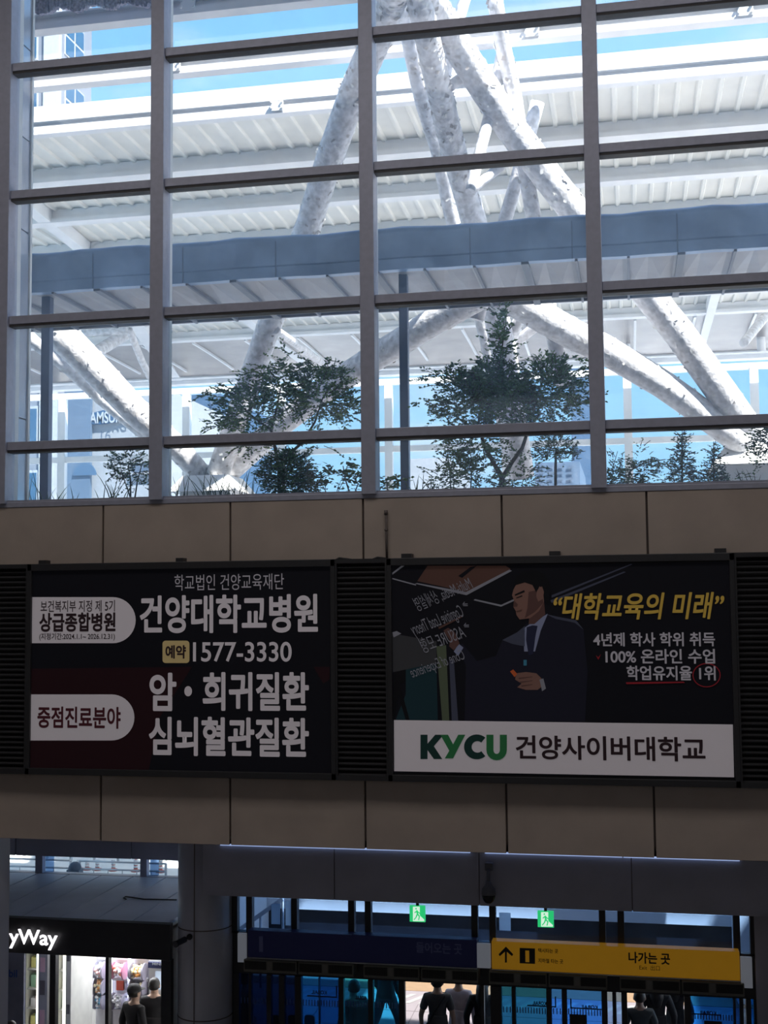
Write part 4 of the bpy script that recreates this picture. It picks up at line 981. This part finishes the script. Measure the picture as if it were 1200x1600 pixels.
# emergency exit signs
mat('ex_green', (.02, .50, .16), .4, emit=1.0, var=0); mat('ex_white', (.75, .95, .80), .4, emit=.85, var=0)
for x0, y0, x1, y1, lab in ((640, 1415.5, 664, 1440.5, 'lit green running man sign over the blue entrance sign'), (840, 1424, 865, 1449, 'lit green running man sign over the yellow exit sign')):
    Ye = 17.4; a = pbox(x0, y0, x1, y1, Ye)
    t = thing('exit_sign', lab, 'exit sign', ((a[0]+a[2])/2, Ye, a[1]), 'emergency exit signs')
    MB().box(a[0], a[2], Ye, Ye+.05, a[1], a[3]).build('case', 'ex_green', t)
    W, H = x1-x0, y1-y0
    N = lambda pts, l: MB().plate([at(x0+W*u, y0+H*v, Ye-.002*l) for u, v in pts], .0015)
    N([(.22, .05), (.66, .05), (.66, .6), (.95, .86), (.95, .95), (.22, .95)], 1).build('white_field', 'ex_white', t)
    man = MB()
    for pts in ([(.42+.055*math.cos(k*.63), .17+.055*math.sin(k*.63)) for k in range(10)], [(.42, .26), (.54, .28), (.56, .50), (.46, .52)], [(.46, .28), (.30, .40), (.34, .46), (.48, .36)], [(.52, .30), (.64, .42), (.74, .38), (.75, .43), (.63, .49), (.52, .40)], [(.47, .50), (.56, .48), (.68, .66), (.62, .90), (.55, .88), (.60, .68)], [(.46, .48), (.54, .54), (.46, .72), (.30, .90), (.26, .84), (.39, .70)]):
        man.plate([at(x0+W*u, y0+H*v, Ye-.004) for u, v in pts], .0015)
    man.build('running_man', 'ex_green', t)
    MB().box((a[0]+a[2])/2-.02, (a[0]+a[2])/2+.02, Ye+.01, Ye+.04, a[3], 3.6).build('hanger', 'blackframe', t)
# dome camera on the bulkhead
q = at(764, 1370, 17.1)
t = thing('dome_camera', 'grey dome camera hanging on the bulkhead', 'camera', (q.x, 17.05, at(764, 1411, 17.05).z))
zz = lambda py: at(764, py, 17.05).z
mat('cambody', (.16, .16, .18), .45)
MB().box(q.x-.055, q.x+.055, 17.1, 17.2, zz(1362), zz(1350)).build('wall_plate', 'cambody', t, .008)
MB().tube([(q.x, 17.12, zz(1360)), (q.x, 17.05, zz(1364)), (q.x, 17.03, zz(1372)), (q.x, 17.03, zz(1382))], .026, 12).build('arm', 'cambody', t)
MB().lathe([(.03, zz(1376)), (.045, zz(1382)), (.09, zz(1388)), (.1, zz(1395)), (.1, zz(1397))], (q.x, 17.03, 0), 24).build('housing', 'cambody', t)
b = MB(); b.lathe([(.092*math.cos(k*PI/16), zz(1397)-.125*math.sin(k*PI/16)) for k in range(8)], (q.x, 17.03, 0), 24); b.build('dome', mat('camdome', (.01, .01, .012), .1), t)
# bullet camera on the column
q = at(296, 1464, 17.28); e_ = at(277, 1474, 17.05)
t = thing('bullet_camera', 'black bullet camera on the round column', 'camera', q)
MB().ball(q, .045, 12).build('mount', 'black', t); d = (e_-q).normalized()
MB().tube([q+d*.03, q+d*.08, q+d*.09, e_, e_+d*.04], [.02, .02, .042, .042, .05], 16).build('body', 'black', t)
# loose wire on the shop roof
b = MB(); b.tube([atz(x, y, zt_s+.015) for x, y in ((276, 1406), (250, 1405.5), (225, 1405), (205, 1402), (196, 1401), (193, 1403), (197, 1405))], .012, 6)
tag(b.build('wire', 'black'), 'loose black wire lying on the shop roof beside the column', 'wire')

# ================================================================== outside the doors
mat('tactile', (.20, .13, .075), .7); mat('hatch', (.24, .24, .235), .7)
struct(MB().box(-14, 8, 24.3, 25.0, 0, .012).build('tactile_strip', 'tactile'), 'yellow tactile paving strip outside the doors')
b = MB(); x = -14
while x < 8: b.quad((x, 23.55, .009), (x+.12, 23.55, .009), (x+.42, 24.1, .009), (x+.30, 24.1, .009)); x += .26
struct(b.build('hatch_marking', 'hatch'), 'white hatched marking on the forecourt')
b = MB()
for k in range(30): b.box(-14+k*.9, -14+k*.9+.015, 18.3, 23.5, 0, .008)
for k in range(6): b.box(-14, 10, 18.6+k*.9, 18.615+k*.9, 0, .008)
struct(b.build('paving_joint', mat('pjoint', (.115, .10, .108), .8)), 'joints of the forecourt paving')
YB = 27.5
zc1, zc0 = at(640, 1409, YB).z, at(640, 1425, YB).z
t = thing('forecourt_barrier', 'long dark barrier with white coping seen through the transom windows', 'barrier', (-4, YB, 0))
MB().box(-16, 9, YB, YB+.3, 0, zc0).build('body', mat('barrier', (.012, .016, .026), .8, 0, .25, 2.5, spec=.1), t)
MB().box(-16, 9, YB-.15, YB+.45, zc0, zc1).build('coping', 'white_paint', t)
b = MB()
for k in range(40): b.box(-15+k*.6, -15+k*.6+.05, YB+.3, YB+.36, zc1, zc1+.9)
b.build('posts', 'fence', t)
p0, p1 = at(372, 1454, 24), at(442, 1404, 24)
t = thing('handrail', 'sloping pale handrail behind the leftmost transom window', 'handrail', (p0.x, 24, 0))
MB().beam(p0, p1, .08, .08).build('rail', 'fence', t)
for p in (p0, p0.lerp(p1, .5), p1): MB().tube([(p.x, 24, 0), p], .025, 8).build('post', 'fence', t)
# low black posts whose rounded tops show at the foot of the doors
def make_post():
    t = thing('barrier_post', '', 'barrier post', (0, 0, 0), 'black barrier posts outside the doors')
    pts = [(-.085, .0, .06), (-.085, 0, .86)]+[(-.035-.05*math.cos(a), 0, .86+.05*math.sin(a)) for a in (.5, 1.0, 1.57)]+[(.035+.05*math.cos(a), 0, .86+.05*math.sin(a)) for a in (1.57, 1.0, .5)]+[(.085, 0, .86), (.085, 0, .06)]
    MB().plate([(x, .03, z) for x, y, z in pts], .06).build('panel', 'black', t)
    MB().box(-.12, .12, -.1, .1, 0, .06).build('base_plate', 'blackframe', t); return t
ch = make_post()
for i, (px, lab) in enumerate(((392, 'low black post nearest the column behind the left door glass'), (430, 'low black post second from the column behind the left doors'), (458, 'low black post left of the bright blue door leaf'), (484, 'low black post at the foot of the bright blue door leaf'))):
    q = atz(px, 1585, .91); o = ch if i == 0 else copytree(ch); o.location = (q.x, q.y, 0); o['label'] = lab

# ------------------------------------------------------------------ people
def skin(name, verts, edges, m, parent, root=0, sub=2):
    me = bpy.data.meshes.new(name); me.from_pydata([v[:3] for v in verts], edges, [])
    o = bpy.data.objects.new(name, me); COL.objects.link(o)
    sk = o.modifiers.new('s', 'SKIN'); ss = o.modifiers.new('d', 'SUBSURF'); ss.levels = sub; ss.render_levels = sub
    for i, v in enumerate(verts):
        d_ = me.skin_vertices[0].data[i]; d_.radius = (v[3], v[4] if len(v) > 4 else v[3]); d_.use_root = (i == root)
    dg = bpy.context.evaluated_depsgraph_get(); me2 = bpy.data.meshes.new_from_object(o.evaluated_get(dg)); bpy.data.objects.remove(o)
    for p_ in me2.polygons: p_.use_smooth = True
    me2.materials.clear(); me2.materials.append(MATS[m]); me2.name = name
    q = bpy.data.objects.new(name, me2); COL.objects.link(q); q.parent = parent; return q
for nm, c in (('tee_grey', (.09, .09, .095)), ('shirt_white', (.70, .64, .72)), ('cloth_black', (.018, .017, .02)), ('trouser_dark', (.03, .033, .045)), ('trouser_navy', (.03, .045, .07)), ('shoe', (.03, .03, .03)), ('tee_slate', (.07, .08, .085)), ('bag_pale', (.5, .46, .48)), ('bag_black', (.02, .02, .022))): mat(nm, c, .8, 0, .08, 12)

def person(lab, loc, rz, h=1.72, top='cloth_black', legs='trouser_dark', long_hair=False, stride=0., arms=None, sleeve='short', bag=None, cap=False):
    k = h/1.72
    t = thing('person', lab, 'person', loc, 'people at the entrance and in the shop'); t.rotation_euler.z = rz; t.scale = (k, k, k)
    A = arms or {}
    V = []; E = []
    def add(p_, r_, par=None, r2=None):
        V.append((*p_, r_, r2 or r_))
        if par is not None: E.append((par, len(V)-1))
        return len(V)-1
    pel = add((0, 0, .96), .125, None, .10); sp = add((0, .01, 1.10), .115, pel, .09); chs = add((0, 0, 1.28), .135, sp, .105); uc = add((0, -.01, 1.40), .105, chs, .085)
    nk = add((0, 0, 1.48), .052, uc); jw = add((0, .025, 1.545), .062, nk, .07); hd = add((0, .012, 1.62), .078, jw, .092); cr2 = add((0, 0, 1.685), .05, hd, .06)
    add((0, .115, 1.60), .012, hd)                                        # nose
    J = {}
    for s in (-1, 1):
        ea = A.get(s, (.05, .0, 0)); sh_ = add((s*.165, -.01, 1.395), .058, uc)
        el = add((s*(.215+ea[0]), -.03+ea[1]*.4, 1.13), .042, sh_); wr = add((s*(.225+ea[0]*.6), .05+ea[1], .90+ea[2]), .028, el)
        pm = add((s*(.23+ea[0]*.5), .075+ea[1], .845+ea[2]), .034, wr, .018); kn = add((s*(.23+ea[0]*.5), .085+ea[1], .80+ea[2]), .032, pm, .014)
        for q_, ln in ((-.024, .060), (-.008, .072), (.008, .068), (.024, .052)):      # four fingers
            a_ = add((s*(.23+ea[0]*.5), .088+ea[1]+q_, .785+ea[2]), .0095, kn); b2 = add((s*(.222+ea[0]*.5), .094+ea[1]+q_, .785+ea[2]-ln*.55), .0085, a_); add((s*(.210+ea[0]*.5), .098+ea[1]+q_, .785+ea[2]-ln), .007, b2)
        th = add((s*(.222+ea[0]*.5), .108+ea[1], .83+ea[2]), .011, pm); add((s*(.212+ea[0]*.5), .125+ea[1], .80+ea[2]), .009, th)
        J['s%d' % s], J['e%d' % s], J['w%d' % s] = sh_, el, wr
        hp = add((s*.088, 0, .88), .088, pel); st = stride*s
        kne = add((s*.095, st*.5+.03, .49), .058, hp); an = add((s*.10, st-.02-(.05 if st < 0 else 0), .09+(.05 if st < 0 else 0)), .038, kne); add((s*.11, st+.13, .04), .036, an, .03)
        J['h%d' % s], J['k%d' % s], J['a%d' % s] = hp, kne, an
    body = skin('body', V, E, 'skin', t)
    g = lambda i, ex: (V[i][0], V[i][1], V[i][2], V[i][3]+ex, V[i][4]+ex)
    cv = [(0, 0, .84, .135, .112), g(sp, .025), g(chs, .022), g(uc, .018), (0, 0, 1.455, .06, .06)]; ce = [(0, 1), (1, 2), (2, 3), (3, 4)]
    for s in (-1, 1):
        i0 = len(cv); cv.append(g(J['s%d' % s], .018)); ce.append((3, i0))
        if sleeve == 'short':
            a_, b_ = Vector(V[J['s%d' % s]][:3]), Vector(V[J['e%d' % s]][:3]); m_ = a_.lerp(b_, .75); cv.append((*m_, .064, .064)); ce.append((i0, i0+1))
        else:
            cv.append(g(J['e%d' % s], .018)); cv.append(g(J['w%d' % s], .014)); ce += [(i0, i0+1), (i0+1, i0+2)]
    skin('shirt', cv, ce, top, t)
    lv = [(0, 0, .95, .118, .095)]; le = []
    for s in (-1, 1):
        i0 = len(lv); lv += [g(J['h%d' % s], .016), g(J['k%d' % s], .018), (V[J['a%d' % s]][0], V[J['a%d' % s]][1], V[J['a%d' % s]][2]+.03, .062, .062)]; le += [(0, i0), (i0, i0+1), (i0+1, i0+2)]
    skin('trousers', lv, le, legs, t)
    for nm_, pr, mm in (('shirt_hem', [(.166, .82), (.170, .90), (.162, 1.0), (.150, 1.12), (.12, 1.16)], top), ('waistband', [(.10, .74), (.150, .79), (.152, .85), (.140, .90)], legs)):
        b = MB(); b.lathe(pr, (0, 0, 0), 24)
        for v in b.b.verts: v.co.y *= .80
        o_ = b.build(nm_, mm); o_.parent = t
    for s in (-1, 1):
        a_ = V[J['a%d' % s]]; b = MB(); b.ball((a_[0], a_[1]+.075, max(.045, a_[2]-.045)), .055, 12, (.9, 2.4, .85)); o_ = b.build('shoe', 'shoe'); o_.parent = t
    b = MB(); bm2 = b.b; b.ball((0, -.006, 1.632), .107, 20, (.88, 1.0, 1.02))
    for v in list(bm2.verts):
        if v.co.y > .045 and v.co.z < 1.655: v.co.y = .03; v.co.z = max(v.co.z, 1.60)
        if v.co.z < 1.56 and not long_hair: v.co.z = 1.56-(1.56-v.co.z)*.3
    if long_hair: b.tube([(0, -.05, 1.66), (0, -.075, 1.55), (0, -.10, 1.42), (0, -.10, 1.28)], [.085, .10, .105, .06], 14)
    o_ = b.build('hair', 'hair'); o_.parent = t
    b = MB()
    for s in (-1, 1): b.ball((s*.088, .0, 1.605), .026, 10, (.45, .8, 1.2)); 
    o_ = b.build('ears', 'skin'); o_.parent = t
    b = MB()
    for s in (-1, 1): b.ball((s*.033, .088, 1.622), .012, 8, (1.2, .6, .7))
    o_ = b.build('eyes', 'hair'); o_.parent = t
    b = MB(); b.ball((0, .094, 1.56), .02, 8, (1.2, .4, .35)); o_ = b.build('mouth', 'cone_red'); o_.parent = t
    if cap:
        b = MB(); b.lathe([(.112, 1.64), (.108, 1.69), (.08, 1.735), (.02, 1.752)], (0, -.005, 0), 18); b.ball((0, .13, 1.645), .075, 12, (.95, 1, .12)); o_ = b.build('cap', 'cloth_black'); o_.parent = t
    if bag == 'backpack':
        b = MB().box(-.15, .15, -.27, -.11, 1.02, 1.42); o_ = b.build('backpack', 'bag_black', None, .05); o_.parent = t
    if bag == 'strap':
        b = MB(); b.tube([(.13, -.10, 1.44), (.04, -.135, 1.32), (-.06, -.135, 1.16), (-.16, -.09, 1.0)], .016, 8); o_ = b.build('shoulder_strap', 'bag_black'); o_.parent = t
    return t
def stand(px, py, h): q = atz(px, py, h); return (q.x, q.y, 0)
person('person in a dark grey t-shirt with a shoulder strap in the open doorway', stand(683, 1524, 1.74), .05, 1.74, 'tee_grey', 'trouser_dark', bag='strap', arms={-1: (.04, .0, .0), 1: (.03, .0, .0)})
person('person in a loose white shirt beside the grey t-shirt in the open doorway', stand(716, 1520, 1.66), -.05, 1.66, 'shirt_white', 'trouser_dark', sleeve='long')
person('long-haired person in black standing right in the open doorway', stand(754, 1528, 1.68), .0, 1.68, 'cloth_black', 'trouser_dark', True, sleeve='long')
person('person with a black backpack behind the pale blue door glass', stand(553, 1532, 1.74), .7, 1.74, 'tee_grey', 'trouser_dark', bag='backpack')
q = atz(603, 1560, .80); person('person striding past behind the blue glass, only the legs showing', (q.x, q.y, 0), -.6, 1.74, 'cloth_black', 'trouser_navy', stride=.30, sleeve='long')
person('person with short hair and slate t-shirt in front of the right doorway', stand(999, 1548, 1.66), .1, 1.66, 'tee_slate', 'trouser_dark')
person('tall long-haired person in black in the right doorway', stand(1024, 1524, 1.74), .1, 1.74, 'cloth_black', 'trouser_dark', True, sleeve='long')
person('dark-haired person carrying a pale bag at the right edge of the right doorway', stand(1054, 1520, 1.62), -.2, 1.62, 'cloth_black', 'trouser_dark', True, sleeve='long')
person('walking person dimly seen behind the darkest left door glass', stand(383, 1520, 1.7), -.8, 1.7, 'tee_slate', 'trouser_navy', stride=.25)
person('shopper with a cap in black before the capsule machines', stand(210, 1540, 1.70), -.5, 1.70, 'cloth_black', 'cloth_black', sleeve='long', cap=True)
person('taller shopper in black at the right end of the shop front', stand(241, 1529, 1.70), .1, 1.70, 'cloth_black', 'cloth_black', sleeve='long')
person('dark-haired person at the left edge of the shop beside the pier', (at(17, 1580, 16.6).x, 16.6, 0), .3, 1.66, 'cloth_black', 'cloth_black', sleeve='long')
